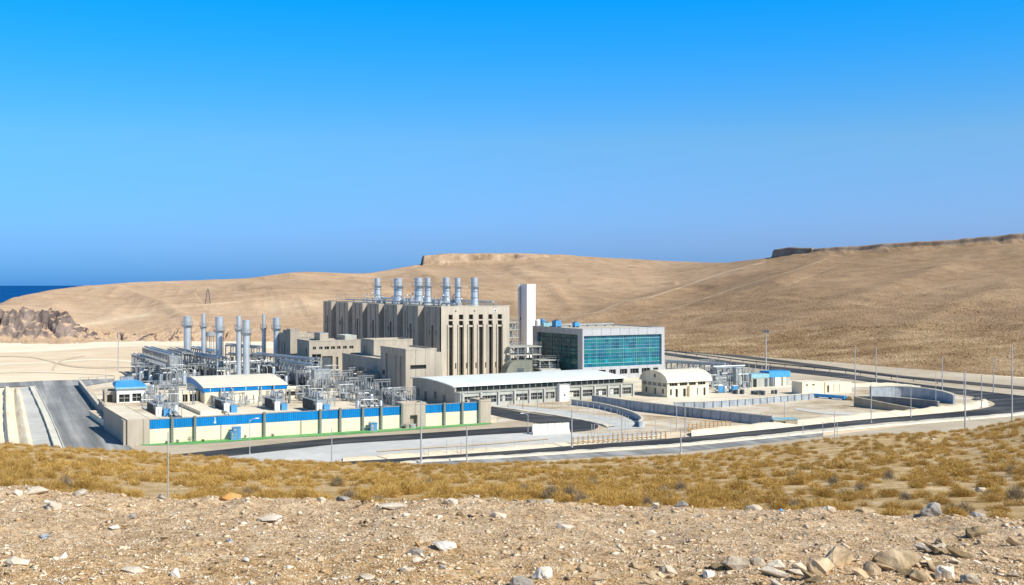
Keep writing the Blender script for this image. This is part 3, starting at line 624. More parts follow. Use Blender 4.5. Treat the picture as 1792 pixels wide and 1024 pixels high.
def block(name, label, cat, org, ang, w, d, h, wmat='concrete', rmat='roofgravel', front=(), left=(), rec=.35, z0=0.0, par=True, wins=True, group=None, gm='darkglass', bars=(0, 0)):
    t = thing(name, label, cat, (org[0], org[1], z0), ang, group); mb = MB()
    wall_holes(mb, w, h, front, FR, rec); wall_holes(mb, d, h, left, LF, rec)
    mb.add([(w, 0, 0), (w, d, 0), (w, d, h), (w, 0, h)], [(0, 1, 2, 3)]); mb.add([(0, d, 0), (w, d, 0), (w, d, h), (0, d, h)], [(0, 1, 2, 3)])
    make('wall', mb, wmat, t)
    r = MB(); r.box(.01, w - .01, .01, d - .01, h - .35, h - .05); make('roof', r, rmat, t)
    if par: coping(t, w, d, h, wmat if par is True else par)
    if wins:
        for hs, pl in ((front, FR), (left, LF)):
            for q in hs:
                if len(q) > 4 and q[4] == 'door': pane(t, pl, q, rec, 'steeld', 'door')
                elif len(q) > 4 and q[4] == 'panel': pane(t, pl, q, rec, wmat, 'wall_panel')
                else: pane(t, pl, q, rec, gm, 'window', bars)
    return t

# ------------------------------------------------------------------ power block
A = 24; org = Vector((-18.6, 300, 0)); e1, e2 = E1(A), E2(A)
PW = reach(org, e1, 891.5); PL = reach(org, e2, 564); PH = 19.3
pb = thing('power_block', 'huge beige concrete generating block with ribbed shaded flank and slotted end wall', 'power station', org, A)
sx = lambda px: reach(org, e1, px)
mb = MB(); mb.box(1.6, PW - .6, 1.0, PL, 0, PH - .7); make('core_wall', mb, 'concrete_plain', pb)
cols = [(785.0, 792.6), (803.2, 811), (820.6, 828.2), (837.6, 845.3), (854.5, 862), (871, 878.7)]
holes = []
for a, b in cols:
    xa, xb = sx(a), sx(b)
    holes += [(xa, xb, 15.9, 17.2), (xa, xb, 14.35, 15.55), (xa, xb, .6, 13.9)]
for a in (796.4, 815.6, 832, 848.6, 866.5): holes.append((sx(a), sx(a + 2.2), 2.9, 4.4))
mb = MB(); wall_holes(mb, PW, PH, holes, FR, .9); make('end_wall', mb, 'pier', pb)
for h in holes:
    o = pane(pb, FR, h, .85, 'darkglass' if h[3] < 14 else 'darkglass', 'window', (1, 0) if h[3] - h[2] > 4 else (0, 0))
for a, b in cols:
    for q in (a - 1.1, b + 1.1):
        mb = MB(); x = sx(q); mb.box(x - .16, x + .16, -.28, -.003, .3, 14.6); make('rib', mb, 'pier', pb)
# emblem and two marks under the roof edge
em = MB(); x = sx(866.5); em.tube([(x, -.004, 18.2), (x, -.06, 18.2)], .48, 20); emo = make('emblem', em, 'white', pb)
em2 = MB(); em2.tube([(x - .05, -.065, 18.2), (x - .05, -.10, 18.2)], .2, 12); em2.bar((x + .1, -.08, 17.85), (x + .22, -.08, 18.5), .12); make('emblem_mark', em2, 'steeld', emo)
for q in (797.6, 830.6):
    em = MB(); x = sx(q); em.tube([(x, -.004, 18.15), (x, -.12, 18.15)], .2, 10); make('vent', em, 'steeld', pb)
# flank bays
outer = [0.0] + [reach(org, e2, p) for p in (731.5, 695, 662.8, 634.5, 609.2, 579.8)] + [PL]
for i in range(7):
    l0, l1 = outer[i], outer[i + 1]; rec = (l1 - l0) * (.30 if i < 6 else .12)
    a0, a1 = l0 + (.003 if i else .95), l1 - rec
    m = (a0 + a1) / 2; wv = min(1.7, (a1 - a0) * .15)
    hs = [(m - wv / 2, m + wv / 2, 2, 14.2), (m - wv * 1.9, m - wv * 1.0, 11.6, 12.8), (m + wv * 1.0, m + wv * 1.9, 11.6, 12.8)]
    if i < 3: hs.append((a0 + (a1 - a0) * .82, a0 + (a1 - a0) * .88, 1, 17.6))
    hs = [(max(h[0] - a0, .05), min(h[1] - a0, a1 - a0 - .05), h[2], h[3]) for h in hs]
    mb = MB(); pl = lambda s, d, z, a0=a0: (d, a0 + s, z)
    wall_holes(mb, a1 - a0, PH - .02, hs, pl, .5)
    mb.add([(0, a0, 0), (2.2, a0, 0), (2.2, a0, PH - .02), (0, a0, PH - .02)], [(0, 1, 2, 3)]) if i else None
    mb.add([(0, a1, 0), (2.2, a1, 0), (2.2, a1, PH - .02), (0, a1, PH - .02)], [(0, 1, 2, 3)])
    mb.add([(0, a0, PH - .02), (2.2, a0, PH - .02), (2.2, a1, PH - .02), (0, a1, PH - .02)], [(0, 1, 2, 3)])
    b = make('buttress_bay', mb, 'concrete_plain', pb)
    for h in hs: pane(b, pl, h, .45, 'darkglass', 'window')
    for q in (.28, .70):
        rb = MB(); yy = a0 + (a1 - a0) * q; rb.box(-.22, -.003, yy - .25, yy + .25, 0, PH - .3); make('rib', rb, 'concrete_plain', b)
mb = MB(); mb.box(2.0, PW - .1, .4, PL - .1, PH - .6, PH - .22); make('roof', mb, 'roofgravel', pb)
mb = MB(); mb.box(-.05, PW + .05, -.05, .38, PH - .015, PH + .22); mb.box(PW - .4, PW + .05, .38, PL, PH - .015, PH + .22)
mb.box(2.0, 2.3, .38, PL, PH - .015, PH + .2); make('parapet', mb, 'pier', pb)
def on_roof(x, y): return org + e1 * x + e2 * y + Vector((0, 0, PH - .22))

# ------------------------------------------------------------------ exhaust stacks
def stack(kind, label, group, base, r, h, head=.24, flare=1.0, hr=1.12, col2=True):
    t = thing('exhaust_stack', label, 'chimney stack', base, 20, group)
    zc = h * (1 - head)
    mb = MB(); mb.lathe([(0, r * flare), (h * .18, r * (flare * .55 + .45)), (h * .3, r), (zc, r * .97)], n=24); make('shaft', mb, 'stack', t, True)
    mb = MB(); mb.lathe([(zc + .003, r * hr * .98), (zc + .3, r * hr), (h - .35, r * hr), (h - .34, r * hr * 1.06), (h, r * hr * 1.06), (h + .002, r * hr * .85)], n=24); make('head', mb, 'stack', t, True)
    mb = MB()
    for a in range(10):
        q = a / 10 * 2 * math.pi; c, s_ = math.cos(q), math.sin(q); R1 = r * 1.75
        mb.bar((c * R1, s_ * R1, zc - .1), (c * R1, s_ * R1, zc + .95), .06); mb.bar((c * r * .9, s_ * r * .9, zc - .9), (c * R1, s_ * R1, zc - .1), .07)
    mb.tube([(math.cos(k / 12 * 6.2832) * r * 1.75, math.sin(k / 12 * 6.2832) * r * 1.75, zc + .95) for k in range(13)], .05, 4)
    mb.lathe([(zc - .18, r * .9), (zc - .17, r * 1.78), (zc - .06, r * 1.78), (zc - .05, r * .9)], n=20)
    make('platform', mb, 'steel', t)
    if col2:
        for z in (h * .3, h * .52): mb = MB(); mb.lathe([(z, r * .9), (z + .01, r * 1.12), (z + .22, r * 1.12), (z + .23, r * .9)], n=24); make('band', mb, 'steel', t)
    mb = MB(); mb.bar((r * 1.18, -.25, 0), (r * 1.18, -.25, zc), .06); mb.bar((r * 1.18, .25, 0), (r * 1.18, .25, zc), .06)
    for k in range(int(zc / .6)): mb.bar((r * 1.18, -.25, k * .6), (r * 1.18, .25, k * .6), .05)
    make('ladder', mb, 'steeld', t)
    return t
for (px, py, wpx, top, lb) in ((660.6, 529, 10.6, 487, 'short roof stack standing apart at the far end of the beige block roof'), (696.5, 531, 15.5, 487, 'second roof stack from the far end, broad with a thick collar'),
    (732.5, 532, 14.5, 486, 'broad roof stack close behind a thinner one at the middle of the block roof'), (748.5, 533, 11, 486, 'thinner roof stack touching the broad one at the middle of the roof'),
    (781, 534.5, 12.5, 486, 'roof stack just left of the slim pair-end stack above the corner of the block'), (801, 535.5, 10.5, 486.5, 'slim roof stack between two thicker ones above the slotted end wall'), (830.3, 537, 12.5, 486, 'roof stack nearest the slotted end wall, last of the roof row')):
    Y = (CAMZ - PH + .22) * F / (py - HY); b = G(px, py, PH - .22)
    stack('s', lb, 'stacks on the roof of the beige block', b, wpx / F * Y / 2 / 1.06, (py - top) / F * Y, .30, 1.25, 1.0)
for (px, py, wpx, top, lb, hd, hr) in ((327.7, 617, 13.0, 553.6, 'steel stack with a ringed head, leftmost above the pipe racks', .20, 1.08), (356, 623, 7.5, 549, 'thin pale steel stack between two thick ringed stacks', .26, .85),
    (383.6, 631, 14, 554.5, 'thickest steel stack with a wide crown in the lower row', .26, 1.16), (417.8, 633, 8.5, 553, 'thin steel stack leaning close behind the shortest thick stack', .25, .95),
    (431, 638.7, 13.2, 560, 'thick steel stack lowest at its crown, nearest the blue banded warehouse', .24, 1.15), (461.3, 620, 6.5, 549.6, 'thinnest steel stack, needle like, right of the middle of the lower row', .3, .8), (483.8, 621, 12.5, 556, 'thick steel stack beside the stepped beige buildings', .24, 1.2)):
    z = 5.0; Y = (CAMZ - z) * F / (py - HY); b = G(px, py, z); r = wpx / F * Y / 2 / max(hr, 1) ; b.z = 0
    stack('s', lb, 'steel stacks in the pipe yard', b, r, (py - top) / F * Y + z, hd * .8, 1.06, hr, False)

# ------------------------------------------------------------------ roof clutter on the power block
def vent_unit():
    t = thing('roof_vent', 'small galvanised vent box among the stacks on the block roof', 'roof vent', (0, 0, 0), A, 'small vent boxes among the roof stacks')
    mb = MB(); mb.box(-.6, .6, -.5, .5, 0, 1.1); make('casing', mb, 'steel', t)
    mb = MB(); mb.tube([(0, 0, 1.1), (0, 0, 1.9), (.5, 0, 2.2), (.9, 0, 2.1)], .18, 8); make('duct', mb, 'pipe', t); return t
rv = vent_unit(); trv = tree_of(rv); first = True
for k in range(26):
    x = random.uniform(4, PW - 2); y = 8 + (PL - 30) * (k + random.random()) / 26
    p = on_roof(x, y); s = random.uniform(.7, 1.35)
    if first: rv.location = p; first = False
    else: dup(rv, p, A + random.choice((0, 90, 180)), None, (s, s, random.uniform(.8, 1.5)), trv)
def railing(name, label, cat, pts, h, mat='steel', step=2.0, rails=3, group=None, rw=.07, pw=.08):
    t = thing(name, label, cat, pts[0], 0, group); p0 = Vector(pts[0]); post = None; P = [Vector(p) - p0 for p in pts]
    rl = MB()
    for a, b in zip(P[:-1], P[1:]):
        n = max(1, round((b - a).length / step))
        for k in range(n + (b is P[-1])):
            q = a + (b - a) * (k / n)
            if post is None:
                m = MB(); m.box(-pw / 2, pw / 2, -pw / 2, pw / 2, 0, h); post = make('post', m, mat, t); post.location = q
            else: share(post, t, q)
    for r in range(rails):
        z = h * (r + 1) / rails - .03
        for a, b in zip(P[:-1], P[1:]):
            m = MB(); m.bar(a + Vector((0, 0, z)), b + Vector((0, 0, z)), rw); make('rail', m, mat, t)
    return t
railing('roof_railing', 'tall steel handrail frame at the far end of the block roof', 'railing', [on_roof(4, 118), on_roof(4, 60), on_roof(12, 58)], 2.6, 'steel', 4, 3)
railing('roof_railing', 'steel handrail behind the roof stacks along the hidden roof edge', 'railing', [on_roof(PW - 2, 110), on_roof(PW - 2, 3), on_roof(8, 2.5)], 1.5, 'steel', 4, 2)
for k, (x, z, lb) in enumerate(((5.2, .9, 'thin pipe run along the block roof beside the stacks'), (16.5, 1.3, 'thicker pipe run along the sunny side of the block roof'))):
    t = thing('roof_pipe', lb, 'pipe', on_roof(x, 4), A)
    m = MB(); m.tube([(0, 0, z), (0, 106, z)], .22 + .12 * k, 8); make('pipe', m, 'pipe', t)
    for q in range(0, 107, 12):
        m = MB(); m.box(-.1, .1, q - .1, q + .1, 0, z - .2); make('support', m, 'steeld', t)

# ------------------------------------------------------------------ white tower
b = G(905.5, 499 + 25 * F / 375); Yt = 375.0
def tp(px, dy): return ((px - CX) / F * (Yt + dy), Yt + dy)
plan = [tp(906.2, 4.4), tp(909.3, 4.2)] + [tp(p, d) for p, d in ((909.8, 5.0), (911.5, 4.6), (914, 3.2), (917, .9), (919.5, -1.6), (921.5, -4.0))] + [tp(922.2, -4.2), tp(937.3, 0.6), tp(937.0, 7.5), tp(907.5, 8.5)]
o0 = Vector((plan[0][0], plan[0][1], 0)); tw = thing('white_tower', 'tall smooth white tower with a hollow curved face beside the beige block', 'tower', o0)
loc = [(x - o0.x, y - o0.y) for x, y in plan]
m = MB(); m.plan(loc, 0, 25.0); make('shell', m, 'tower', tw)
m = MB(); cx = sum(p[0] for p in loc) / len(loc); cy = sum(p[1] for p in loc) / len(loc)
m.plan([(cx + (x - cx) * 1.03, cy + (y - cy) * 1.03) for x, y in loc], 25.003, 25.3); make('cap', m, 'white', tw)
m = MB(); m.box(loc[3][0] - .2, loc[3][0] + .2, loc[3][1] - .35, loc[3][1] + .2, 13.5, 14.3); make('vent', m, 'steeld', tw)

# ------------------------------------------------------------------ stepped beige buildings
def bl(px, Y): return Vector(((px - CX) / F * Y, Y, 0))
def zz(py, Y): return CAMZ - (py - HY) / F * Y
a4 = 28; f1, f2 = E1(a4), E2(a4)
o4 = bl(709.5, 256); w4 = reach(o4, f1, 764); d4 = reach(o4, f2, 666)
b4 = block('turbine_annex', 'tall plain beige box with one long dark slot window beside the white roofed hall', 'building', o4, a4, w4, d4, 10.4, 'concrete', 'roofgravel',
      front=[(reach(o4, f1, 718), reach(o4, f1, 746), 6.1, 7.0)], left=[(1.2, 3.4, .2, 8.9, 'panel'), (4.2, 6.4, .2, 8.9, 'panel'), (8.0, 11.9, .2, 9.2, 'panel'), (12.5, 14.2, 4.0, 5.2), (12.6, 14.0, .1, 2.6, 'door')], rec=.4)
m = MB(); m.box(w4 + .01, w4 + 1.6, .5, d4, 0, 9.7); make('side_bay', m, 'concrete_plain', b4)
o3 = bl(654, 285); w3 = reach(o3, f1, 722); d3 = reach(o3, f2, 632)
block('stepped_block', 'beige box with sunlit face rising behind the long low shaded wing', 'building', o3, a4, w3, d3, 11.1, 'concrete_plain', 'roofgravel', front=[(3.5, 6.5, 3, 4.2)], left=[(1.5, 2.6, 4, 6.5, 'panel'), (4.5, 7, 1, 9.5, 'panel')])
ow = bl(666, 269.6); dw = reach(ow, f2, 599)
hs = [(dw * q, dw * q + .55, 2.6, 4.9) for q in (.22, .30, .40, .46, .52, .62, .70, .78)] + [(1.0, 2.2, 2.0, 4.2)]
block('low_wing', 'long low beige wing in shade with a row of narrow slit windows', 'building', ow, a4, 4.5, dw, 7.3, 'concrete_plain', 'roofgravel', left=hs)
ox = ow - f1 * 3.2 + f2 * .6
block('entrance_annex', 'small beige porch box with dark windows against the shaded wing', 'building', ox, a4, 3.0, 7.0, 3.9, 'concrete_plain', 'roofgravel', left=[(1, 2.2, 1, 2.9), (3.2, 5.4, 1, 2.9)], front=[(.8, 2.2, .9, 2.8)], bars=(1, 0))
o2 = bl(541, 305); w2 = reach(o2, f1, 631); d2 = reach(o2, f2, 520)
sx2 = lambda p: reach(o2, f1, p)
fr = [(sx2(p), sx2(p + q), 7.75, 8.5) for p, q in ((547.5, 5.6), (558.7, 5.8), (568, 8), (579.3, 7), (590, 6), (600.5, 6.3), (611.5, 7))]
fr += [(sx2(546), sx2(562), 2.2, 6.5), (sx2(563.6), sx2(582), .2, 5.9, 'door'), (sx2(588), sx2(592), .5, 5.6), (sx2(601), sx2(607), 1, 4.8)]
block('control_building', 'beige flat roofed building with a row of small square windows under its roof edge', 'building', o2, a4, w2, d2, 9.9, 'concrete_plain', 'roofgravel', front=fr, left=[(2, 3, 6, 8)], bars=(1, 0))
orf = o2 + f1 * 4.4 + f2 * 4.2
block('roof_housing', 'small beige box standing on the roof of the building with square windows', 'roof box', orf, a4, 2.4, 5.0, 2.45, 'concrete_plain', 'bluelight', z0=9.56, par=False)
orf = o2 + f1 * 11.2 + f2 * 3.2
block('roof_housing', 'low grey green box on the flat roof next to the sunlit beige box', 'roof box', orf, a4, 3.4, 6.5, 1.7, 'greyconc', 'whiteroof', z0=9.56, par=False)
o1 = bl(508, 318); w1 = reach(o1, f1, 523.5); d1 = reach(o1, f2, 489)
block('stair_tower', 'narrow beige stair tower at the left end of the stepped buildings', 'building', o1, a4, w1, 3.4, 12.5, 'concrete_plain', 'roofgravel')
block('rear_wing', 'beige shaded wing running back behind the narrow stair tower', 'building', o1 + f2 * 3.43, a4, 8.5, d1 - 3.4, 11.2, 'concrete_plain', 'roofgravel', left=[(1.5, 2.3, 3, 9), (4, 4.8, 3, 9)])
block('roof_housing', 'small dark beige box on the wing behind the stair tower', 'roof box', o1 + f2 * 4.6 + f1 * .5, a4, 3, 4, 1.5, 'concrete_plain', 'roofgravel', z0=10.86, par=False)
ol = o1 + f1 * (w1 + .05) + f2 * 1.2; 
block('link_corridor', 'beige link between the stair tower and the building with square windows', 'building', ol, a4, 4.6, 8.6, 10.3, 'concrete_plain', 'roofgravel', front=[(.4, 4.0, 1, 8.4)], gm='dark')

# ------------------------------------------------------------------ long white roofed hall
ah = 31.5; h1, h2 = E1(ah), E2(ah); oh = bl(795.5, 235); HL = reach(oh, h1, 1092); HD = reach(oh, h2, 722)
hall = thing('long_hall', 'long low hall with a curved white roof and a dark window band', 'hall', oh, ah)
prof = [(0, 4.25), (HD * .15, 4.55), (HD * .35, 4.85), (HD * .6, 5.05), (HD * .8, 5.0), (HD, 4.7)]
m = MB(); m.prism([(0.02, 0), *[(y if 0 < y < HD else (0.02 if y == 0 else HD - .02), z - .2) for y, z in prof], (HD - .02, 0)], 0, .3, 'x'); make('end_wall', m, 'hallwall', hall)
m = MB(); m.prism([(0.02, 0), *[(y if 0 < y < HD else (0.02 if y == 0 else HD - .02), z - .2) for y, z in prof], (HD - .02, 0)], HL - .3, HL, 'x'); make('end_wall', m, 'hallwall', hall)
m = MB(); rp = [(-.25, 4.16)] + [(y, z) for y, z in prof] + [(HD + .3, 4.6)]
m.prism(rp + [(y, z - .16) for y, z in rp[::-1]], -.45, HL + .6, 'x'); make('roof', m, 'whiteroof', hall, True)
m = MB(); m.box(.3, HL - .3, .1, .3, 2.8, 4.02); make('window_band', m, 'darkglass', hall)
m = MB()
for k in range(int(HL / 1.5)): m.box(.3 + k * 1.5, .40 + k * 1.5, .03, .097, 3.0, 4.02)
make('mullion', m, 'steel', hall)
m = MB(); m.box(.3, HL - .3, HD - .5, HD - .3, 0, 4.5); make('rear_wall', m, 'hallwall', hall)
hx = lambda p: reach(oh, h1, p)
edges = [799.6, 831, 861.7, 889.8, 915.6, 941.4, 963, 983, 1006, 1029, 1052.7, 1075, 1096]
holes = []
for i, (p, q) in enumerate(zip(edges[:-1], edges[1:])):
    if i == 6: continue
    a, b = hx(p) + .45, hx(q) - .45; holes.append((a, b, .75, 2.15))
lw = MB(); LL = hx(1097)
wall_holes(lw, LL, 2.9, holes, lambda s, d, z: (s, -2.4 + d, z), .4)
lw.add([(0, -2.4, 0), (0, .0, 0), (0, .0, 2.9), (0, -2.4, 2.9)], [(0, 1, 2, 3)]); lw.add([(LL, -2.4, 0), (LL, 0, 0), (LL, 0, 2.9), (LL, -2.4, 2.9)], [(0, 1, 2, 3)])
make('aisle_wall', lw, 'greyconc', hall)
m = MB(); m.box(-.15, LL + .15, -2.6, .02, 2.903, 3.03); make('aisle_roof', m, 'greyconc', hall)
for i, h in enumerate(holes):
    w = pane(hall, lambda s, d, z: (s, -2.4 + d, z), h, .35, 'darkglass', 'window', (3 + i % 3, 1))
    if i % 3 != 1:
        m = MB(); a = h[0] + (h[1] - h[0]) * random.uniform(.1, .5); m.box(a, a + random.uniform(.4, .9), -2.1, -2.06, .8, random.uniform(1.3, 2.0)); make('blind', m, random.choice(('cream', 'white', 'concrete_plain')), w)
for p in edges:
    if p in (963, 983): continue
    m = MB(); x = hx(p); m.box(x - .2, x + .2, -2.75, -2.403, 0, 2.9); make('pilaster', m, 'frame', hall)
m = MB(); m.box(hx(964), hx(981), -3.4, -2.403, 0, 3.6); pch = make('porch', m, 'white', hall)
m = MB(); m.box(hx(971), hx(974), -3.44, -3.403, 1.2, 1.6); make('vent', m, 'steeld', pch)
m = MB(); m.box(hx(964) - .1, hx(981) + .1, -3.5, -2.3, 3.603, 3.75); make('roof', m, 'greyconc', pch)
for k, (y, z) in enumerate(((4, 2.0), (8, 2.4), (12.5, 2.1), (16, 2.6))):
    m = MB(); m.box(-.12, -.003, y, y + 1.0, 0 if k % 2 == 0 else .9, z); make('door' if k % 2 == 0 else 'louvre', m, 'steeld', hall)

# ------------------------------------------------------------------ glass office
ag = 30; g1, g2 = E1(ag), E2(ag); og = bl(1019, 300); GW = reach(og, g1, 1163); GD = reach(og, g2, 932); GH = 13.4
gl = thing('glass_office', 'pale framed office block with a large teal glass front', 'office building', og, ag)
gx = lambda p: reach(og, g1, p); gy = lambda p: reach(og, g2, p)
FB = (gx(1021.8), gx(1158), 3.3, 11.6); LB = (gy(1011), gy(939.5), 1.5, 11.9)
bw = [(gx(p), gx(p + q), 1.2, 2.5) for p, q in ((1085, 13), (1103, 15), (1123, 15), (1143, 9))] + [(gx(p), gx(p + 12), 1.2, 2.5) for p in (1030, 1048, 1066)]
m = MB(); wall_holes(m, GW, GH, [FB] + bw, FR, .7); wall_holes(m, GD, GH, [LB], LF, .7)
m.add([(GW, 0, 0), (GW, GD, 0), (GW, GD, GH), (GW, 0, GH)], [(0, 1, 2, 3)]); m.add([(0, GD, 0), (GW, GD, 0), (GW, GD, GH), (0, GD, GH)], [(0, 1, 2, 3)])
make('wall', m, 'whiteclad', gl)
m = MB(); m.box(.02, GW - .02, .02, GD - .02, GH - .45, GH - .12); make('roof', m, 'roofgravel', gl); coping(gl, GW, GD, GH, 'whiteclad', .12, .5)
for h in bw: pane(gl, FR, h, .5, 'darkglass', 'window', (2, 0))
def curtain(H, pl, mat, nz, step, major):
    c = pane(gl, pl, H, .6, mat, 'glass_wall', dep=.12); a, b, z0, z1 = H
    f = MB(); k = 0; x = a
    while x <= b + .01:
        w = .13 if k % major == 0 else .05
        f.bar(pl(x, .5, z0), pl(x, .5, z1), w); x += step; k += 1
    for i in range(nz + 1):
        z = z0 + (z1 - z0) * i / nz; f.bar(pl(a, .5, z), pl(b, .5, z), .13 if i in (1, 5, nz - 1) else .06)
    return make('mullion', f, 'bluelight' if mat == 'teal' else 'steeld', c)
M['mull'] = plain('pale_teal_mullion', (.30, .55, .62), .4, .1, 1)
c = curtain(FB, FR, 'teal', 9, .62, 7); c.data.materials[0] = M['mull']
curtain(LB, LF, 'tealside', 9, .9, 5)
def gr(x, y, z=GH - .12): return og + g1 * x + g2 * y + Vector((0, 0, z))
def roof_unit(name, label, cat, p, ang, w, d, h, mat, feet=True):
    t = thing(name, label, cat, p, ang)
    m = MB(); m.box(0, w, 0, d, .3, h); make('casing', m, mat, t)
    m = MB(); m.tube([(w * .5, d * .5, h), (w * .5, d * .5, h + .22)], min(w, d) * .35, 14); make('fan', m, 'steeld', t)
    m = MB(); m.box(.1, .25, .05, d - .05, 0, .298); m.box(w - .25, w - .1, .05, d - .05, 0, .298); make('skid', m, 'steeld', t); return t
roof_unit('cooling_unit', 'blue roof cooling unit, tallest of those on the glass office', 'cooling unit', gr(2.2, 16.5), ag, 1.8, 2.0, 1.9, 'bluebox')
roof_unit('cooling_unit', 'long low teal cooling unit on the glass office roof', 'cooling unit', gr(-.0 + 1.0, 21), ag, 3.2, 1.6, 1.2, 'mull')
roof_unit('cooling_unit', 'small blue cooling unit near the pipe on the glass office roof', 'cooling unit', gr(7.2, 14.5), ag, 1.5, 1.4, 1.4, 'bluelight')
for k, (x, y, lb) in enumerate(((1.0, 24.2, 'white roof tank at the left end of the glass office roof'), (3.2, 25, 'pale blue roof tank right of the white roof tank'))):
    t = thing('roof_tank', lb, 'water tank', gr(x, y), ag)
    m = MB(); m.lathe([(0, .75), (1.7, .75), (2.1, .4)], n=14); make('body', m, ('white', 'bluebox')[k], t, True)
    m = MB(); m.lathe([(2.102, .25), (2.3, .25)], n=10); make('lid', m, 'steel', t)
t = thing('roof_pipe', 'blue pipe run along the back of the glass office roof', 'pipe', gr(6, 20), ag)
m = MB(); m.tube([(0, 0, .55), (18, 0, .55)], .25, 10); make('pipe', m, 'steel', t)
for q in range(0, 19, 3): m = MB(); m.box(q - .1, q + .1, -.3, .3, 0, .28); make('support', m, 'steeld', t)

# ------------------------------------------------------------------ arched cream hall
aa = 29; q1, q2 = E1(aa), E2(aa); oa = bl(1168, 253); AW = reach(oa, q1, 1240); AD = reach(oa, q2, 1122.8); AH = 3.5
ar = thing('arched_hall', 'small cream hall with a white barrel roof on the concrete apron', 'hall', oa, aa)
ax = lambda p: reach(oa, q1, p)
fh = [(ax(p), ax(q), 2.55, 3.25) for p, q in ((1171.5, 1186), (1189.5, 1203), (1206, 1218), (1221.5, 1235))] + [(ax(p), ax(p + w), z0, 1.9) for p, w, z0 in ((1172.5, 3.5, .5), (1182, 4.5, .1), (1195.5, 5, .1), (1218, 4, .3), (1231, 4, .1))]
lh = [(AD * .04 + k * AD * .19, AD * .04 + k * AD * .19 + AD * .165, 2.45, 3.2) for k in range(5)] + [(AD * .14, AD * .22, .8, 1.9), (AD * .44, AD * .51, .5, 1.9), (AD * .78, AD * .86, .7, 1.9)]
m = MB(); wall_holes(m, AW, AH, fh, FR, .3); wall_holes(m, AD, AH, lh, LF, .3)
m.add([(AW, 0, 0), (AW, AD, 0), (AW, AD, AH), (AW, 0, AH)], [(0, 1, 2, 3)]); m.add([(0, AD, 0), (AW, AD, 0), (AW, AD, AH), (0, AD, AH)], [(0, 1, 2, 3)])
make('wall', m, 'cream', ar)
arc = [(AD / 2 - math.cos(math.pi * k / 14) * AD / 2, AH + math.sin(math.pi * k / 14) * 2.2) for k in range(15)]
m = MB(); m.prism(arc, .0, .25, 'x'); gbl = make('gable', m, 'cream', ar); m = MB(); m.box(-.05, -.003, AD * .45, AD * .5, 4.3, 5.0); make('vent', m, 'dark', gbl)
m = MB(); m.prism(arc, AW - .25, AW, 'x'); make('gable', m, 'cream', ar)
ro = [(AD / 2 - math.cos(math.pi * k / 16) * (AD / 2 + .45), AH - .12 + math.sin(math.pi * k / 16) * 2.5) for k in range(17)]
ri = [(AD / 2 - math.cos(math.pi * k / 16) * (AD / 2 + .28), AH - .12 + math.sin(math.pi * k / 16) * 2.34) for k in range(17)]
m = MB(); m.prism(ro + ri[::-1], -.35, AW + .7, 'x'); make('roof', m, 'creamroof', ar, True)
for h in fh: pane(ar, FR, h, .28, 'dark', 'window', (2, 0) if h[2] > 2 else (0, 0))
for h in lh: pane(ar, LF, h, .28, 'dark' if h[2] < 2 else 'retain', 'window', (2, 0) if h[2] > 2 else (0, 0))
m = MB(); m.box(ax(1203.5), ax(1216.5), -.7, -.003, 0, 2.5); make('porch', m, 'cream', ar)
for p in (1200, 1216, 1224):
    m = MB(); x = ax(p); m.tube([(x, 1.2, 4.5), (x, 1.0, 5.0)], .22, 8); make('roof_vent', m, 'steeld', ar)

# ------------------------------------------------------------------ blue roofed gatehouse
ak = 23.5; k1, k2 = E1(ak), E2(ak); ok = bl(204.4, 241.5); KW = reach(ok, k1, 255); KD = 6.5
gt = thing('gatehouse', 'small white gatehouse with a light blue roof and two big dark windows', 'gatehouse', ok, ak)
kx = lambda p: reach(ok, k1, p)
fh = [(kx(208.3), kx(227), .2, 1.85), (kx(231.5), kx(247.3), .3, 1.95)]
m = MB(); wall_holes(m, KW, 3.35, fh, FR, .4); wall_holes(m, KD, 3.35, [(2, 3.5, .9, 2)], LF, .3)
m.add([(KW, 0, 0), (KW, KD, 0), (KW, KD, 3.35), (KW, 0, 3.35)], [(0, 1, 2, 3)]); m.add([(0, KD, 0), (KW, KD, 0), (KW, KD, 3.35), (0, KD, 3.35)], [(0, 1, 2, 3)]); make('wall', m, 'white', gt)
for h in fh: pane(gt, FR, h, .38, 'darkglass', 'window', (1, 1))
pane(gt, LF, (2, 3.5, .9, 2), .28, 'darkglass', 'window')
e = .35
m = MB(); v = [(-e, -e, 3.4), (KW + e, -e, 3.4), (KW + e, KD + e, 3.5), (-e, KD + e, 3.9), (0.1, KD * .55, 4.55), (KW - 1.5, KD * .55, 4.65)]
m.add(v + [(x, y, 3.355) for x, y, z in v[:4]], [(0, 1, 5, 4), (1, 2, 5), (2, 3, 4, 5), (3, 0, 4), (0, 1, 7, 6), (1, 2, 8, 7), (2, 3, 9, 8), (3, 0, 6, 9), (6, 7, 8, 9)]); make('roof', m, 'bluelight', gt)
m = MB(); m.box(-.2, KW + .2, -.42, -.36, 3.0, 3.38); make('fascia', m, 'mull', gt)
roof_unit('cooling_unit', 'pale blue ducted unit on the back of the gatehouse roof', 'cooling unit', ok + k1 * 1 + k2 * (KD * .55) + Vector((0, 0, 4.3)), ak, 2.8, 1.6, 1.0, 'steel')
block('gatehouse_annex', 'low beige lean-to against the left side of the blue roofed gatehouse', 'building', ok - k1 * 2.3 + k2 * 2, ak, 2.2, 6, 2.2, 'concrete_plain', 'roofgravel', front=[(.5, 1.6, .1, 1.7)])

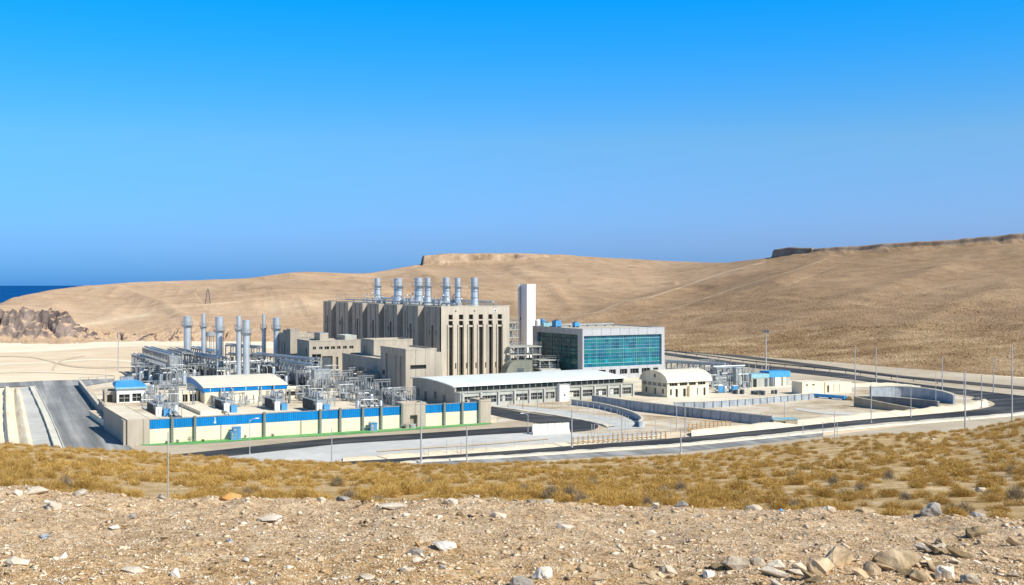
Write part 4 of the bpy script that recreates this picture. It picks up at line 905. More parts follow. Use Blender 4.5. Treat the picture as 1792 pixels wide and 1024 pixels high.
# ------------------------------------------------------------------ blue banded warehouse
aw = 28; w1_, w2_ = E1(aw), E2(aw); owh = bl(357, 240); WW = reach(owh, w1_, 501.5); WD = reach(owh, w2_, 327)
wh = thing('warehouse', 'cream warehouse with a deep blue band under its pale sloping roof', 'warehouse', owh, aw)
wx = lambda p: reach(owh, w1_, p)
def rz(y): t = y / WD; return 3.55 + 1.35 * math.sin(min(t / .8, 1) * math.pi / 2) ** 1.0 - (.25 * (t - .8) / .2 if t > .8 else 0)
pr = [(WD * k / 10, rz(WD * k / 10)) for k in range(11)]
m = MB(); wall_holes(m, WW, 2.5, [(wx(486), wx(496), .1, 1.9)], FR, .3)
m.prism([(0, 0)] + [(y, z - 1.05) for y, z in pr] + [(WD, 0)], 0, .25, 'x'); m.prism([(0, 0)] + [(y, z - 1.05) for y, z in pr] + [(WD, 0)], WW - .25, WW, 'x'); make('wall', m, 'cream', wh)
pane(wh, FR, (wx(486), wx(496), .1, 1.9), .28, 'dark', 'door')
m = MB(); m.box(-.12, WW + .12, -.12, .1, 2.505, 3.5); make('blue_band', m, 'blue', wh)
m = MB(); m.prism([(y, z - 1.45) for y, z in pr] + [(y, z - .06) for y, z in pr[::-1]], -.1, -.02, 'x'); make('blue_band', m, 'blue', wh)
rp = [(-.3, 3.5)] + pr[1:] + [(WD + .3, rz(WD) - .05)]
m = MB(); m.prism(rp + [(y, z - .13) for y, z in rp[::-1]], -.2, WW + .25, 'x'); make('roof', m, 'creamroof', wh, True)
for p in (368, 392, 405, 430, 452): m = MB(); x = wx(p); m.box(x - .05, x + .05, -.16, -.123, 2.6, 3.45); make('mullion', m, 'white', wh)
for p in (386, 406, 456, 478): m = MB(); x = wx(p); m.tube([(x, -.5, 0), (x, -.5, 3.0 + (p % 5) * .15)], .16, 8); make('downpipe', m, 'pipe', wh)
block('warehouse_annex', 'low cream shelter with a dark open front beside the blue banded warehouse', 'building', owh + w1_ * (WW + .3) + w2_ * 4, aw, 5.2, 5, 1.9, 'cream', 'creamroof', front=[(.3, 4.4, .5, 1.5)], gm='dark')
block('loading_bay', 'low beige dock with dark doors against the shaded end of the warehouse', 'building', owh - w1_ * 5.2 + w2_ * 3.5, aw, 4.8, 7, 2.3, 'cream', 'creamroof', front=[(1.5, 2.6, .1, 1.9), (3.0, 4.4, .1, 1.9)], bars=(1, 0))
block('loading_ramp', 'long low cream ramp slab running from the warehouse towards the blue wall', 'ramp', G(351, 727), aw, 4.0, 20, .75, 'cream', 'yard', par=False)
M['greengrey'] = plain('grey_green_post', (.22, .24, .20), .8, .12, .8, streak=True)

# ------------------------------------------------------------------ perimeter wall with blue panels
aw0 = 28.2; pw0 = G(262, 778); pdir = (G(858, 740) - pw0).normalized(); pang = math.degrees(math.atan2(pdir.y, pdir.x)); pn = E2(pang)
pxd = lambda p: reach(pw0, pdir, p)
def zsplit(s): return 2.35
PWH = 3.85
pwt = thing('perimeter_wall', 'long cream boundary wall topped with deep blue sheet panels', 'wall', pw0, pang)
joints = [262, 300.7, 340.5, 387, 461.8, 527, 559.8, 594.6, 634, 666.3, 703]; joints2 = [745, 776.6, 808, 837]
for js in (joints, joints2):
    for a, b in zip(js[:-1], js[1:]):
        xa, xb = pxd(a), pxd(b)
        m = MB(); m.box(xa + .003, xb - .003, 0, .3, 0, 2.42); m.box(xa + .003, xb - .003, -.04, -.002, 1.55, 1.63); make('cream_panel', m, 'cream', pwt)
        m = MB(); m.box(xa + .003, xb - .003, -.05, .22, 2.423, PWH); make('blue_panel', m, 'blue', pwt)
    m = MB(); m.box(pxd(js[0]), pxd(js[-1]), -.12, .3, PWH + .003, PWH + .1); make('coping', m, 'steel', pwt)
pil = None
for p in (300.7, 340.5, 461.8, 559.8, 594.6, 634, 666.3, 702.5, 776.6, 808, 837.5):
    m = MB(); m.box(-.19, .19, -.40, -.06, 0, PWH + .3) if pil is None else None
    if pil is None: pil = make('pilaster', m, 'greengrey', pwt); pil.location = (pxd(p), 0, 0)
    else: share(pil, pwt, (pxd(p), 0, 0))
for p in (387, 527):
    m = MB(); m.box(pxd(p) - .1, pxd(p) + .1, -.1, -.05, 0, 2.4); make('joint_strip', m, 'concrete', pwt)
# white marks painted on one blue panel
m = MB(); x = pxd(376)
for k, (dx, z, w_, h_) in enumerate(((0, 2.75, .35, .28), (.03, 3.12, .18, .16), (.02, 3.36, .16, .2), (.02, 3.62, .14, .1))): m.box(x + dx - w_ / 2, x + dx + w_ / 2, -.075, -.052, z, z + h_)
make('white_mark', m, 'white', pwt)
# corner block, gate block, end tower
oc = G(222, 778.5); cw = pxd(262) - reach(pw0, pdir, 222) - .02
block('corner_block', 'beige flat topped corner block where the blue wall meets the shaded side wall', 'building', pw0 - pdir * (cw + .02), pang, cw, 23, 4.05, 'concrete', 'yard', par=False)
gate0 = pw0 + pdir * (pxd(703.5)); gw = pxd(744.7) - pxd(703.5)
gz = pxd(717.5) - pxd(703.5)
block('gate_block', 'beige gate block with one dark doorway in the middle of the blue wall', 'building', gate0, pang, gw, 3.2, 4.1, 'concrete', 'yard', front=[(gz, gz + pxd(730.5) - pxd(717.5), .15, 2.2)], gm='retain', rec=.8)
te0 = pw0 + pdir * pxd(839); block('end_block', 'beige end block closing the blue wall beside the hairpin road', 'building', te0, pang, pxd(859) - pxd(839), 4.0, 4.0, 'concrete', 'yard')
# side wall with scalloped top
sw0 = pw0 - pdir * (cw + .5) + pn * .2; sd = (G(137, 676) - sw0); SL = sd.length; sd.normalize(); sang = math.degrees(math.atan2(sd.y, sd.x))
sw = thing('side_wall', 'shaded beige side wall with a scalloped top beside the sloping grey road', 'wall', sw0, sang)
top = [(0, 3.9), (23, 3.6)]
for k in range(5): a = 23.2 + k * 5; top += [(a, 2.9), (a + 2.4, 2.55), (a + 4.6, 2.9), (a + 4.7, 2.5)]
top += [(50, 1.9), (52, 1.5), (SL, 1.5)]
m = MB(); m.prism([(0, -.1)] + top + [(SL, -.1)], -.35, 0, 'y'); make('wall', m, 'concrete_plain', sw)
for v_ in sw.children: 
    pass
m = MB(); m.box(52.05, SL, -.45, .1, 1.503, 1.68); make('coping', m, 'kerb', sw)
for k in range(6):
    m = MB(); a = 23 + k * 5; m.box(a - .25, a + .25, -.42, .06, 2.0, 3.15 - .05 * k); make('pier', m, 'concrete_plain', sw)
railing('wire_fence', 'thin wire fence on top of the low far end of the shaded side wall', 'fence', [sw0 + sd * 54 - Vector((-.6, 0, 0)), sw0 + sd * (SL - 2) - Vector((-.6, 0, 0))], 1.7, 'steel', 4, 3, None, .04, .08)
block('annex_slab', 'long low cream roof slab between the corner block and the gatehouse', 'roof slab', pw0 + pn * 24 - pdir * (cw - .5), pang, 9.5, 20, 1.2, 'cream', 'yard', par=False)
# cabinets and boxes at the wall foot
def cabinet(label, px, py, w, d, h, mat, off=1.0):
    p = pw0 + pdir * pxd(px) - pn * off
    t = thing('utility_cabinet', label, 'cabinet', p, pang)
    m = MB(); m.box(-w / 2, w / 2, -d / 2, d / 2, .1, h); make('casing', m, mat, t)
    m = MB(); m.box(-w / 2 - .08, w / 2 + .08, -d / 2 - .08, d / 2 + .08, h + .002, h + .1); make('lid', m, mat, t)
    m = MB(); m.box(-w / 2 + .1, -.03, -d / 2 - .05, -d / 2 - .003, .25, h - .15); make('door', m, 'steel', t)
    m = MB(); m.box(.03, w / 2 - .1, -d / 2 - .05, -d / 2 - .003, .25, h - .15); make('door', m, mat, t)
    m = MB(); m.box(-w / 2 - .1, w / 2 + .1, -d / 2 - .1, d / 2 + .1, 0, .1); make('plinth', m, 'greyconc', t)
cabinet('tall blue utility cabinet standing against the cream wall below the wide blue panels', 411, 0, 1.25, .8, 2.0, 'bluebox')
cabinet('lower grey blue cabinet leaning on the left side of the tall blue one', 405, 0, .8, .7, 1.4, 'bluelight', 1.1)
cabinet('light blue cabinet by the cream wall left of the gate block', 649, 0, 1.2, .9, 1.35, 'bluebox')
cabinet('dark brown box at the foot of the gate block', 709, 0, .8, .7, .75, 'retain', .9)
cabinet('pale concrete box beside the dark brown one at the gate block', 717, 0, .9, .7, .7, 'greyconc', 1.2)
def sapling(label, px, h):
    p = pw0 + pdir * pxd(px) - pn * 1.3; t = thing('small_shrub', label, 'shrub', p, 0, 'small green shrubs at the wall foot')
    m = MB(); m.tube([(0, 0, 0), (.03, .02, h * .5)], .03, 5); make('stem', m, 'wood', t)
    m = MB()
    for _ in range(90):
        v = Vector((random.gauss(0, 1), random.gauss(0, 1), random.gauss(0, 1))).normalized() * random.uniform(.2, 1) * h * .45; c = Vector((0, 0, h * .6)) + v
        a, b = Vector((random.gauss(0, 1), random.gauss(0, 1), random.gauss(0, 1))).normalized() * .09, Vector((random.gauss(0, 1), random.gauss(0, 1), random.gauss(0, 1))).normalized() * .09
        m.add([c - a, c + b, c + a], [(0, 1, 2)])
    make('foliage', m, 'bush_green', t)
for p, h, lb in ((288, .6, 'low green shrub by the left end of the cream wall'), (307, .75, 'green shrub just right of the first wall pilaster'), (328, 1.2, 'tallest small green shrub at the cream wall, before the second pilaster'), (352, .5, 'tiny green shrub right of the second wall pilaster'), (425, .8, 'green shrub right of the tall blue cabinet'), (473, .75, 'green shrub right of the third dark wall pilaster')): sapling(lb, p, h)
railing('wire_fence', 'low thin wire fence between the turf strip and the dark front road', 'fence', [G(236, 787), G(330, 785), G(430, 779.5), G(560, 766.5), G(700, 757), G(855, 746)], 1.3, 'pole', 4.2, 2, None, .025, .05)

# ------------------------------------------------------------------ pipe racks: braced steel trestles carrying pipes
def rack(label, pA, pB, h, w=2.6, step=3.2, pipes=3, deck=True, group=None, kind='pipe_rack'):
    pA, pB = Vector(pA), Vector(pB); d = pB - pA; L = d.length; ang = math.degrees(math.atan2(d.y, d.x))
    t = thing(kind, label, 'pipe rack', pA, ang, group); n = max(2, round(L / step)); c0 = None; x0 = None
    for i in range(n + 1):
        x = L * i / n
        for y in (0, w):
            if c0 is None:
                m = MB(); m.box(-.13, .13, -.13, .13, 0, h); c0 = make('column', m, 'steel', t); c0.location = (x, y, 0)
            else: share(c0, t, (x, y, 0))
        if x0 is None:
            m = MB(); m.box(-.1, .1, .135, w - .135, h * .55, h * .55 + .22); m.box(-.1, .1, .135, w - .135, h - .3, h - .06); x0 = make('cross_beam', m, 'steel', t); x0.location = (x, 0, 0)
        else: share(x0, t, (x, 0, 0))
    for y in (-.02, w + .02):
        for z in (h + .003, h * .55):
            m = MB(); m.box(-.3, L + .3, y - .16, y + .16, z - .0, z + .3); make('beam', m, 'steel', t)
    for k in range(pipes):
        y = w * (k + .7) / (pipes + .4); r = random.uniform(.13, .26)
        z = h + .32 + r if k % 2 == 0 else h * .55 + .25 + r
        m = MB(); m.tube([(-.6, y, z), (L * .7, y, z), (L * .72, y, z + .01), (L + random.uniform(0, 1.2), y, z)], r, 8); make('pipe', m, random.choice(('pipe', 'pipe', 'stack')), t)
    if deck:
        m = MB(); m.box(0, L, .1, w - .1, h * .55 - .1, h * .55 - .02); make('deck', m, 'steeld', t)
    for i in range(n):
        if random.random() < .62:
            x = L * (i + .5) / n; m = MB(); q = random.random()
            if q < .5: m.box(x - step * .3, x + step * .3, w * .2, w * .8, .05, h * random.uniform(.3, .5)); make('equipment', m, 'steeld', t)
            elif q < .8: m.lathe([(.05, .5), (h * .4, .5), (h * .45, .3)], (x, w * .5), 10); make('vessel', m, random.choice(('steel', 'steeld', 'stack')), t, True)
            else: m.tube([(x, w * .3, .1), (x, w * .3, h * .8), (x + .4, w * .3, h * .9), (x + .5, w * .3, h + .8)], .14, 8); make('riser', m, 'pipe', t)
    m = MB()
    for i in range(0, n, 2):
        m.bar((L * i / n, -.02, .1), (L * (i + 1) / n, -.02, h * .55), .08)
        m.bar((L * i / n, w * .5, h * .6), (L * (i + .8) / n, w * .5, h * .9), .08)
    make('brace', m, 'steel', t); return t
def gp(px, py): return G(px, py)
rack('steel pipe rack at the far left edge of the pipe yard', gp(231, 652), gp(252, 661), 5.0, 2.4, 2.2)
rack('tall steel pipe rack with close set columns left of the ringed stack', gp(250, 657), gp(297, 675.5), 7.4, 3.0, 2.0)
rack('dark steel pipe rack directly left of the leftmost ringed stack', gp(294, 652), gp(319, 660), 6.6, 3.0, 2.2)
rack('long steel pipe rack in front of the row of steel stacks', gp(318, 655), gp(380, 668), 5.6, 3.4, 2.8)
rack('low pipe rack running along behind the pale warehouse roof', gp(378, 662), gp(474, 657), 3.6, 3.0, 3.0)
rack('steel pipe rack between the needle stack and the control building', gp(441, 655), gp(542, 668), 5.4, 3.0, 3.4, 4)
rack('second steel pipe rack stepping down towards the shaded wing', gp(489, 667), gp(541, 678), 5.0, 2.4, 2.2, 3)
rack('short pipe rack end with a pale blue tray by the control building', gp(520, 657), gp(545, 664), 5.2, 2.6, 2.6, 3)
rack('small pipe rack bridging the gap behind the second ringed stack', gp(395, 640), gp(450, 646), 6.2, 2.6, 3.0, 3)
rack('pipe rack half hidden between the two tallest thin stacks', gp(335, 640), gp(372, 650), 5.4, 2.6, 2.6, 3)
# twin grey boxes on legs (left)
def hopper(label, p, ang, w, d, h, leg):
    t = thing('filter_tank', label, 'tank', p, ang)
    m = MB(); m.box(0, w, 0, d, leg, leg + h); m.box(w * .47, w * .53, -.06, -.003, leg, leg + h); make('casing', m, 'steel', t)
    m = MB(); m.box(-.1, w + .1, -.1, d + .1, leg + h + .002, leg + h + .18); make('lid', m, 'pipe', t)
    for x in (.15, w * .5, w - .15):
        for y in (.15, d - .15):
            m = MB(); m.box(x - .12, x + .12, y - .12, y + .12, 0, leg); make('leg', m, 'steel', t)
    m = MB(); m.bar((.15, .1, .3), (w - .15, .1, leg - .2), .1); make('brace', m, 'steeld', t)
hopper('pair of tall grey steel filter boxes on legs left of the warehouse', gp(297, 676), 28, 2.0, 2.2, 2.8, 4.4)
hopper('white topped steel filter box on legs in front of the control building', gp(550, 686), 28, 4.2, 2.5, 2.0, 3.0)
t = thing('water_tank', 'small raised pale tank on legs between two ringed stacks', 'tank', gp(368, 640), 28)
m = MB(); m.lathe([(9.0, 1.0), (9.2, 1.5), (10.3, 1.5), (10.5, .9)], n=16); make('body', m, 'steel', t, True)
for a in range(4):
    m = MB(); m.bar((math.cos(a * 1.571) * 1.2, math.sin(a * 1.571) * 1.2, 0), (math.cos(a * 1.571) * 1.0, math.sin(a * 1.571) * 1.0, 9.1), .16); make('leg', m, 'steel', t)

# ------------------------------------------------------------------ switchyard kit
def gantry(w=5.0, h=4.6):
    t = thing('switch_gantry', 'grey lattice gantry with hanging insulators in the crowded switchyard', 'gantry', (0, 0, 0), 0, 'lattice gantries in the switchyard')
    for x in (0, w):
        m = MB()
        for a, b in ((-.22, -.22), (.22, -.22), (.22, .22), (-.22, .22)): m.bar((x + a, b, 0), (x + a * .7, b * .7, h), .09)
        for k in range(6): z = h * k / 6; m.bar((x - .22, -.22, z), (x + .2, -.2, z + h / 6), .05); m.bar((x + .22, .22, z), (x - .2, .2, z + h / 6), .05)
        make('lattice_post', m, 'steel', t)
    m = MB()
    for y, z in ((-.2, h - .5), (.2, h - .5), (-.2, h), (.2, h)): m.bar((-.3, y, z), (w + .3, y, z), .08)
    for k in range(8): x = w * k / 8; m.bar((x, -.2, h - .5), (x + w / 8, -.2, h), .05); m.bar((x, .2, h), (x + w / 8, .2, h - .5), .05)
    make('lattice_beam', m, 'steel', t)
    for k in range(3):
        x = w * (k + .5) / 3; m = MB(); m.lathe([(h - 1.6, .08)] + [(h - 1.55 + j * .11, .17 if j % 2 else .09) for j in range(9)] + [(h - .52, .05)], (x, 0), 8); make('insulator', m, 'porcelain', t)
    return t
def breaker():
    t = thing('circuit_breaker', 'grey breaker with tall ribbed insulators on a steel frame in the switchyard', 'circuit breaker', (0, 0, 0), 0, 'breakers in the switchyard')
    m = MB()
    for x in (-1.4, 1.4): m.box(x - .09, x + .09, -.09, .09, 0, 1.6)
    m.box(-1.7, 1.7, -.15, .15, 1.602, 1.85); make('stand', m, 'steel', t)
    m = MB(); m.box(-.45, .45, -.55, -.16, .3, 1.5); make('control_box', m, 'steel', t)
    for x in (-1.3, 0, 1.3):
        m = MB(); m.lathe([(1.852, .12)] + [(1.9 + j * .1, .2 if j % 2 else .1) for j in range(14)] + [(3.3, .08)], (x, 0), 8); make('insulator', m, 'porcelain', t)
    m = MB(); m.tube([(-1.6, 0, 3.38), (1.6, 0, 3.38)], .06, 6); make('busbar', m, 'pipe', t); return t
def transformer():
    t = thing('transformer', 'dark finned transformer with a white cabinet at its near end', 'transformer', (0, 0, 0), 0, 'finned transformers behind the blue wall')
    m = MB(); m.box(-1.0, 1.0, 0, 6.0, .3, 2.3); make('tank', m, 'steel', t)
    m = MB(); m.box(-1.5, 1.5, -.3, 6.3, 0, .28); make('plinth', m, 'greyconc', t)
    m = MB()
    for k in range(22): m.box(-1.65, -1.06, .1 + k * .27, .18 + k * .27, .45, 2.25)
    make('radiator', m, 'steeld', t)
    m = MB(); m.box(-1.75, -1.0, 0, 6.0, 2.303, 2.45); make('header', m, 'steel', t)
    m = MB(); m.tube([(.2, .8, 3.2), (.2, 5.0, 3.2)], .42, 12); make('conservator', m, 'pipe', t)
    for k in range(4):
        m = MB(); y = 1.0 + k * 1.35; m.lathe([(2.303, .2)] + [(2.4 + j * .11, .22 if j % 2 else .12) for j in range(10)] + [(3.6, .05)], (-.55, y), 8); make('bushing', m, 'porcelain', t)
    m = MB(); m.box(-1.4, -.35, -1.1, -.32, .1, 1.9); cb = make('cabinet', m, 'white', t)
    m = MB(); m.box(-.95, -.9, -1.14, -1.103, .3, 1.7); make('door_seam', m, 'steeld', cb)
    m = MB(); m.box(.1, 1.3, -1.0, -.32, .1, 1.5); make('control_box', m, 'bluebox', t)
    m = MB(); m.tube([(1.2, 1, .4), (1.2, 1, 3.4), (1.2, 3, 4.0), (1.2, 5.5, 3.4)], .1, 6); m.tube([(.8, 2, 2.3), (.8, 2, 3.9), (1.0, 4, 3.9)], .07, 6); make('pipework', m, 'pipe', t); return t
def skid():
    t = thing('pump_skid', 'tangle of grey pumps and bent pipes on a steel skid', 'pump', (0, 0, 0), 0, 'pump skids among the pipe racks')
    m = MB(); m.box(-1.6, 1.6, -.9, .9, 0, .25); make('base', m, 'steeld', t)
    for x in (-.9, .5):
        m = MB(); m.tube([(x - .5, 0, .75), (x + .5, 0, .75)], .38, 10); make('motor', m, random.choice(('bluebox', 'steel')), t)
        m = MB(); m.tube([(x + .6, .2, .5), (x + .6, .2, 1.9), (x + .2, .2, 2.3), (x - .8, .2, 2.3)], .12, 8); m2 = make('pipe', m, 'pipe', t)
    m = MB(); m.lathe([(.252, .45), (1.8, .45), (2.1, .2)], (1.3, -.4), 12); make('vessel', m, 'stack', t, True)
    m = MB()
    for x in (-1.5, 1.5): m.bar((x, -.85, .25), (x, -.85, 2.9), .08); m.bar((x, .85, .25), (x, .85, 2.9), .08)
    m.bar((-1.5, -.85, 2.9), (1.5, -.85, 2.9), .08); m.bar((-1.5, .85, 2.9), (1.5, .85, 2.9), .08); make('frame', m, 'steel', t); return t
def scatter(proto, spots):
    tr = tree_of(proto)
    for i, (p, a, s) in enumerate(spots):
        if i == 0: proto.location = p; proto.rotation_euler = (0, 0, R(a)); proto.scale = s
        else: dup(proto, p, a, None, s, tr)
sp = [(gp(284, 729), 29, (1, 1, 1)), (gp(402, 722), 29, (.95, .9, 1)), (gp(490, 718), 29, (.95, .9, .95)), (gp(563, 721), 29, (1, 1.15, 1.0))]
scatter(transformer(), sp)
gs = []
for px, py, a in ((272, 700, 28), (268, 712, 28), (300, 716, 28), (310, 690, 28), (385, 706, 28), (415, 704, 30), (468, 703, 28), (492, 700, 28), (545, 697, 28), (572, 690, 28), (585, 700, 28),
                  (560, 676, 28), (590, 682, 28), (600, 688, 118), (612, 694, 28), (628, 690, 28), (640, 700, 118), (655, 704, 28), (668, 712, 28), (688, 716, 28), (575, 668, 118), (612, 678, 28), (240, 668, 28), (262, 672, 28), (330, 668, 28), (500, 690, 118), (520, 682, 28)):
    low = .5 if 370 < px < 505 else 1; gs.append((gp(px, py), a + random.uniform(-3, 3), (random.uniform(.7, 1.0), 1, low * random.uniform(.8, 1.05))))
scatter(gantry(), gs)
bs_ = []
for px, py in ((262, 705), (280, 714), (298, 722), (309, 706), (376, 712), (394, 716), (420, 712), (432, 708), (462, 712), (478, 709), (504, 706), (530, 702), (552, 706), (575, 712), (595, 694), (606, 702), (622, 703), (634, 711), (648, 694), (660, 697), (674, 705), (690, 708), (704, 716), (716, 712), (600, 672), (630, 680), (645, 686)):
    bs_.append((gp(px, py), random.choice((28, 118)) + random.uniform(-4, 4), (random.uniform(.8, 1.1),) * 2 + (random.uniform(.8, 1.1) * (.62 if 365 < px < 510 else 1),)))
scatter(breaker(), bs_)
sk_ = []
for px, py in ((240, 664), (258, 668), (275, 672), (290, 682), (312, 676), (330, 664), (350, 660), (368, 664), (390, 668), (412, 664), (430, 662), (452, 664), (470, 668), (492, 676), (506, 672), (520, 674), (534, 672), (548, 680), (566, 684), (580, 679), (345, 650), (372, 655), (440, 652), (600, 697), (618, 686), (640, 706), (660, 690), (680, 700), (656, 716), (700, 706), (255, 690), (262, 722), (306, 730), (640, 716)):
    sk_.append((gp(px, py), random.choice((28, 118, 208)), (random.uniform(.8, 1.2), random.uniform(.8, 1.2), random.uniform(.8, 1.9 if py < 690 else 1.3))))
scatter(skid(), sk_)
# low slatted screens in the yard (dark fences along the switch rows)
def screen(label, pA, pB, h):
    pA, pB = Vector(pA), Vector(pB); d = pB - pA; L = d.length
    t = thing('slatted_screen', label, 'screen', pA, math.degrees(math.atan2(d.y, d.x)))
    m = MB()
    for k in range(int(L / .45)): m.box(k * .45, k * .45 + .16, -.05, .05, .05, h)
    make('slat', m, 'steeld', t)
    for z in (.15, h): m = MB(); m.box(-.1, L + .1, -.12, -.052, z - .08, z + .08); make('rail', m, 'steel', t)
    for x in (0, L): m = MB(); m.box(x - .12, x + .12, -.12, .12, 0, h + .25); make('post', m, 'steel', t)
screen('slatted steel screen beside the long shaded wing, lowest row of the switchyard', gp(632, 692), gp(702, 715), 2.2)
screen('dark slatted screen behind the fourth finned transformer', gp(524, 694), gp(566, 714), 2.4)
screen('dark slatted screen running up to the third finned transformer', gp(458, 692), gp(494, 706), 2.0)
screen('dark slatted screen between the loading ramp and the second transformer', gp(368, 706), gp(402, 718), 1.8)
for k, (a, b, r, lb) in enumerate((((505, 690), (566, 716), .18, 'long ground pipe beside the cream shelter'), ((357, 712), (400, 727), .16, 'ground pipe at the edge of the loading ramp'), ((600, 700), (704, 722), .2, 'ground pipe along the front of the switchyard'))):
    p, q = gp(*a), gp(*b); t = thing('ground_pipe', lb, 'pipe', p); m = MB(); m.tube([(0, 0, .5), q - p + Vector((0, 0, .5))], r, 8); make('pipe', m, 'pipe', t)
    for j in range(8): v = (q - p) * (j / 7); m = MB(); m.box(v.x - .1, v.x + .1, v.y - .1, v.y + .1, 0, .32); make('support', m, 'steeld', t)

# ------------------------------------------------------------------ process frame between the block and the glass office
def frame_tower(label, org, ang, w, d, levels, bays):
    t = thing('process_frame', label, 'steel frame', org, ang)
    h = levels[-1]
    for i in range(bays + 1):
        for y in (0, d):
            x = w * i / bays; m = MB(); m.box(x - .14, x + .14, y - .14, y + .14, 0, h); make('column', m, 'steel', t)
    for z in levels:
        m = MB(); m.box(-.4, w + .4, -.4, d + .4, z, z + .25); make('deck', m, 'greyconc', t)
        m = MB()
        for zz_ in (.55, 1.05): m.bar((-.4, -.4, z + .25 + zz_), (w + .4, -.4, z + .25 + zz_), .06)
        for i in range(bays * 3 + 1): x = w * i / (bays * 3); m.bar((x, -.4, z + .25), (x, -.4, z + 1.3), .06)
        make('handrail', m, 'steel', t)
    for z in [0] + levels[:-1]:
        for k in range(bays):
            x = w * (k + .5) / bays; q = random.random()
            m = MB()
            if q < .4: m.lathe([(z + .255, .6), (z + 1.8, .6), (z + 2.0, .3)], (x, d * .4), 12); make('vessel', m, 'stack', t, True)
            elif q < .75: m.tube([(x - 1, d * .3, z + .6), (x - 1, d * .3, z + 1.7), (x + .2, d * .3, z + 2.0), (x + 1, d * .3, z + 1.2)], .2, 8); make('pipe', m, 'pipe', t)
            else: m.box(x - .8, x + .8, d * .2, d * .7, z + .255, z + 1.7); make('cabinet', m, 'greyconc', t)
    m = MB(); m.box(0, w, d - .12, d - .05, .2, h * .6); make('back_panel', m, 'steeld', t)
    return t
frame_tower('open steel process frame with decks between the beige block and the white tower', gp(893, 662), 27, 9.0, 6, [3.2, 6.0, 8.2], 4)
frame_tower('lower steel platform of tanks in front of the shaded glass wall', gp(945, 664), 27, 5.5, 4, [2.6, 4.9], 2)
frame_tower('narrow upper steel frame beside the hollow face of the white tower', bl(889, 345), 27, 3.0, 5, [6, 9, 11.4, 13.6], 2)
t = thing('storage_tank', 'pale horizontal tank lying in front of the shaded glass wall', 'tank', gp(944, 668), 27)
m = MB(); m.tube([(0, 0, 2.2), (.3, 0, 2.2), (6.0, 0, 2.2), (6.3, 0, 2.2)], [.5, .95, .95, .5], 16); make('body', m, 'greyconc', t, True)
for x in (1.2, 5): m = MB(); m.box(x - .25, x + .25, -.7, .7, 0, 1.5); make('saddle', m, 'steeld', t)
t = thing('conveyor', 'long low pale duct running in front of the dark glass wall', 'duct', gp(966, 668), 27)
m = MB(); m.box(0, 8.5, 0, 1.4, 1.6, 2.3); make('duct', m, 'whiteclad', t)
for x in (.5, 4, 8): m = MB(); m.box(x - .15, x + .15, .2, 1.2, 0, 1.597); make('support', m, 'steel', t)
dk = thing('arched_shed', 'dark rounded shed against the corner of the slotted end wall', 'shed', gp(884, 667), 26)
m = MB(); m.prism([(0, 0)] + [(3.2 * (1 - math.cos(k * math.pi / 16)) , 5.2 * math.sin(k * math.pi / 16)) for k in range(9)] + [(8, 5.2), (8, 0)], 0, 3.5, 'y'); make('shell', m, 'greengrey', dk)
m = MB(); m.box(3.6, 5.4, -.08, -.003, 0, 3.2); make('door', m, 'steeld', dk)

# ------------------------------------------------------------------ right side: substation, small buildings
rp_ = []
rack('long grey pipe bridge behind the barrel roofed hall', gp(1166, 664), gp(1265, 671), 4.4, 2.2, 3.4, 3)
rack('dark trestle of the right hand substation beside the pipe bridge', gp(1255, 678), gp(1300, 676), 4.6, 2.4, 1.8, 2)
hopper('tall white steel cabinet on legs in the substation behind the barrel roofed hall', gp(1288, 681), 25, 1.5, 1.4, 4.0, 1.0)
hopper('tall grey steel cabinet on legs near the roof of the barrel roofed hall', gp(1252, 678), 25, 1.2, 1.4, 3.6, 1.2)
tg = [o for o in COL.objects if o.name == 'switch_gantry'][0]; tb = [o for o in COL.objects if o.name == 'circuit_breaker'][0]; tk = [o for o in COL.objects if o.name == 'pump_skid'][0]
def more(proto, label, group, spots):
    tr = tree_of(proto)
    for (px, py), a, s in spots:
        r = dup(proto, gp(px, py), a, label, s, tr); r['group'] = group
more(tg, 'small lattice gantry with insulators in the substation behind the barrel roofed hall', 'gantries in the right hand substation', [((1180, 668), 20, (.8, 1, .8)), ((1205, 666), 20, (.8, 1, .9)), ((1232, 670), 20, (.7, 1, .9)), ((1264, 673), 20, (.6, 1, 1)), ((1300, 674), 20, (.6, 1, .9)), ((1190, 656), 20, (.9, 1, .8)), ((1225, 652), 20, (.9, 1, .8))])
more(tb, 'breaker with ribbed insulators in the substation behind the barrel roofed hall', 'breakers in the right hand substation', [((1262, 684), 20, (.9, .9, .9)), ((1272, 680), 20, (.9, .9, 1.1)), ((1301, 682), 20, (.9, .9, 1.1)), ((1310, 679), 110, (.9, .9, 1)), ((1246, 681), 20, (.8, .8, 1)), ((1216, 664), 20, (.9, .9, .9)), ((1240, 660), 20, (.9, .9, .9))])
more(tk, 'pump skid in the substation behind the barrel roofed hall', 'pump skids in the right hand substation', [((1260, 688), 20, (.9, .9, .8)), ((1280, 687), 110, (.8, .8, .7)), ((1250, 664), 20, (1, 1, 1)), ((1275, 668), 20, (1, 1, 1))])
cab2 = [('pale blue cabinet in the substation nearest the barrel roofed hall', 1258, 688.5, 1.2), ('pale blue cabinet in the substation beside the dark pumps', 1283, 688.5, 1.3)]
for lb, px, py, w_ in cab2:
    t = thing('utility_cabinet', lb, 'cabinet', gp(px, py), 20); m = MB(); m.box(0, w_, 0, 1, .1, 1.7); make('casing', m, 'bluelight', t); m = MB(); m.box(-.06, w_ + .06, -.06, 1.06, 1.702, 1.82); make('lid', m, 'white', t); m = MB(); m.box(.1, w_ - .1, -.04, -.003, .3, 1.5); make('door', m, 'bluebox', t)
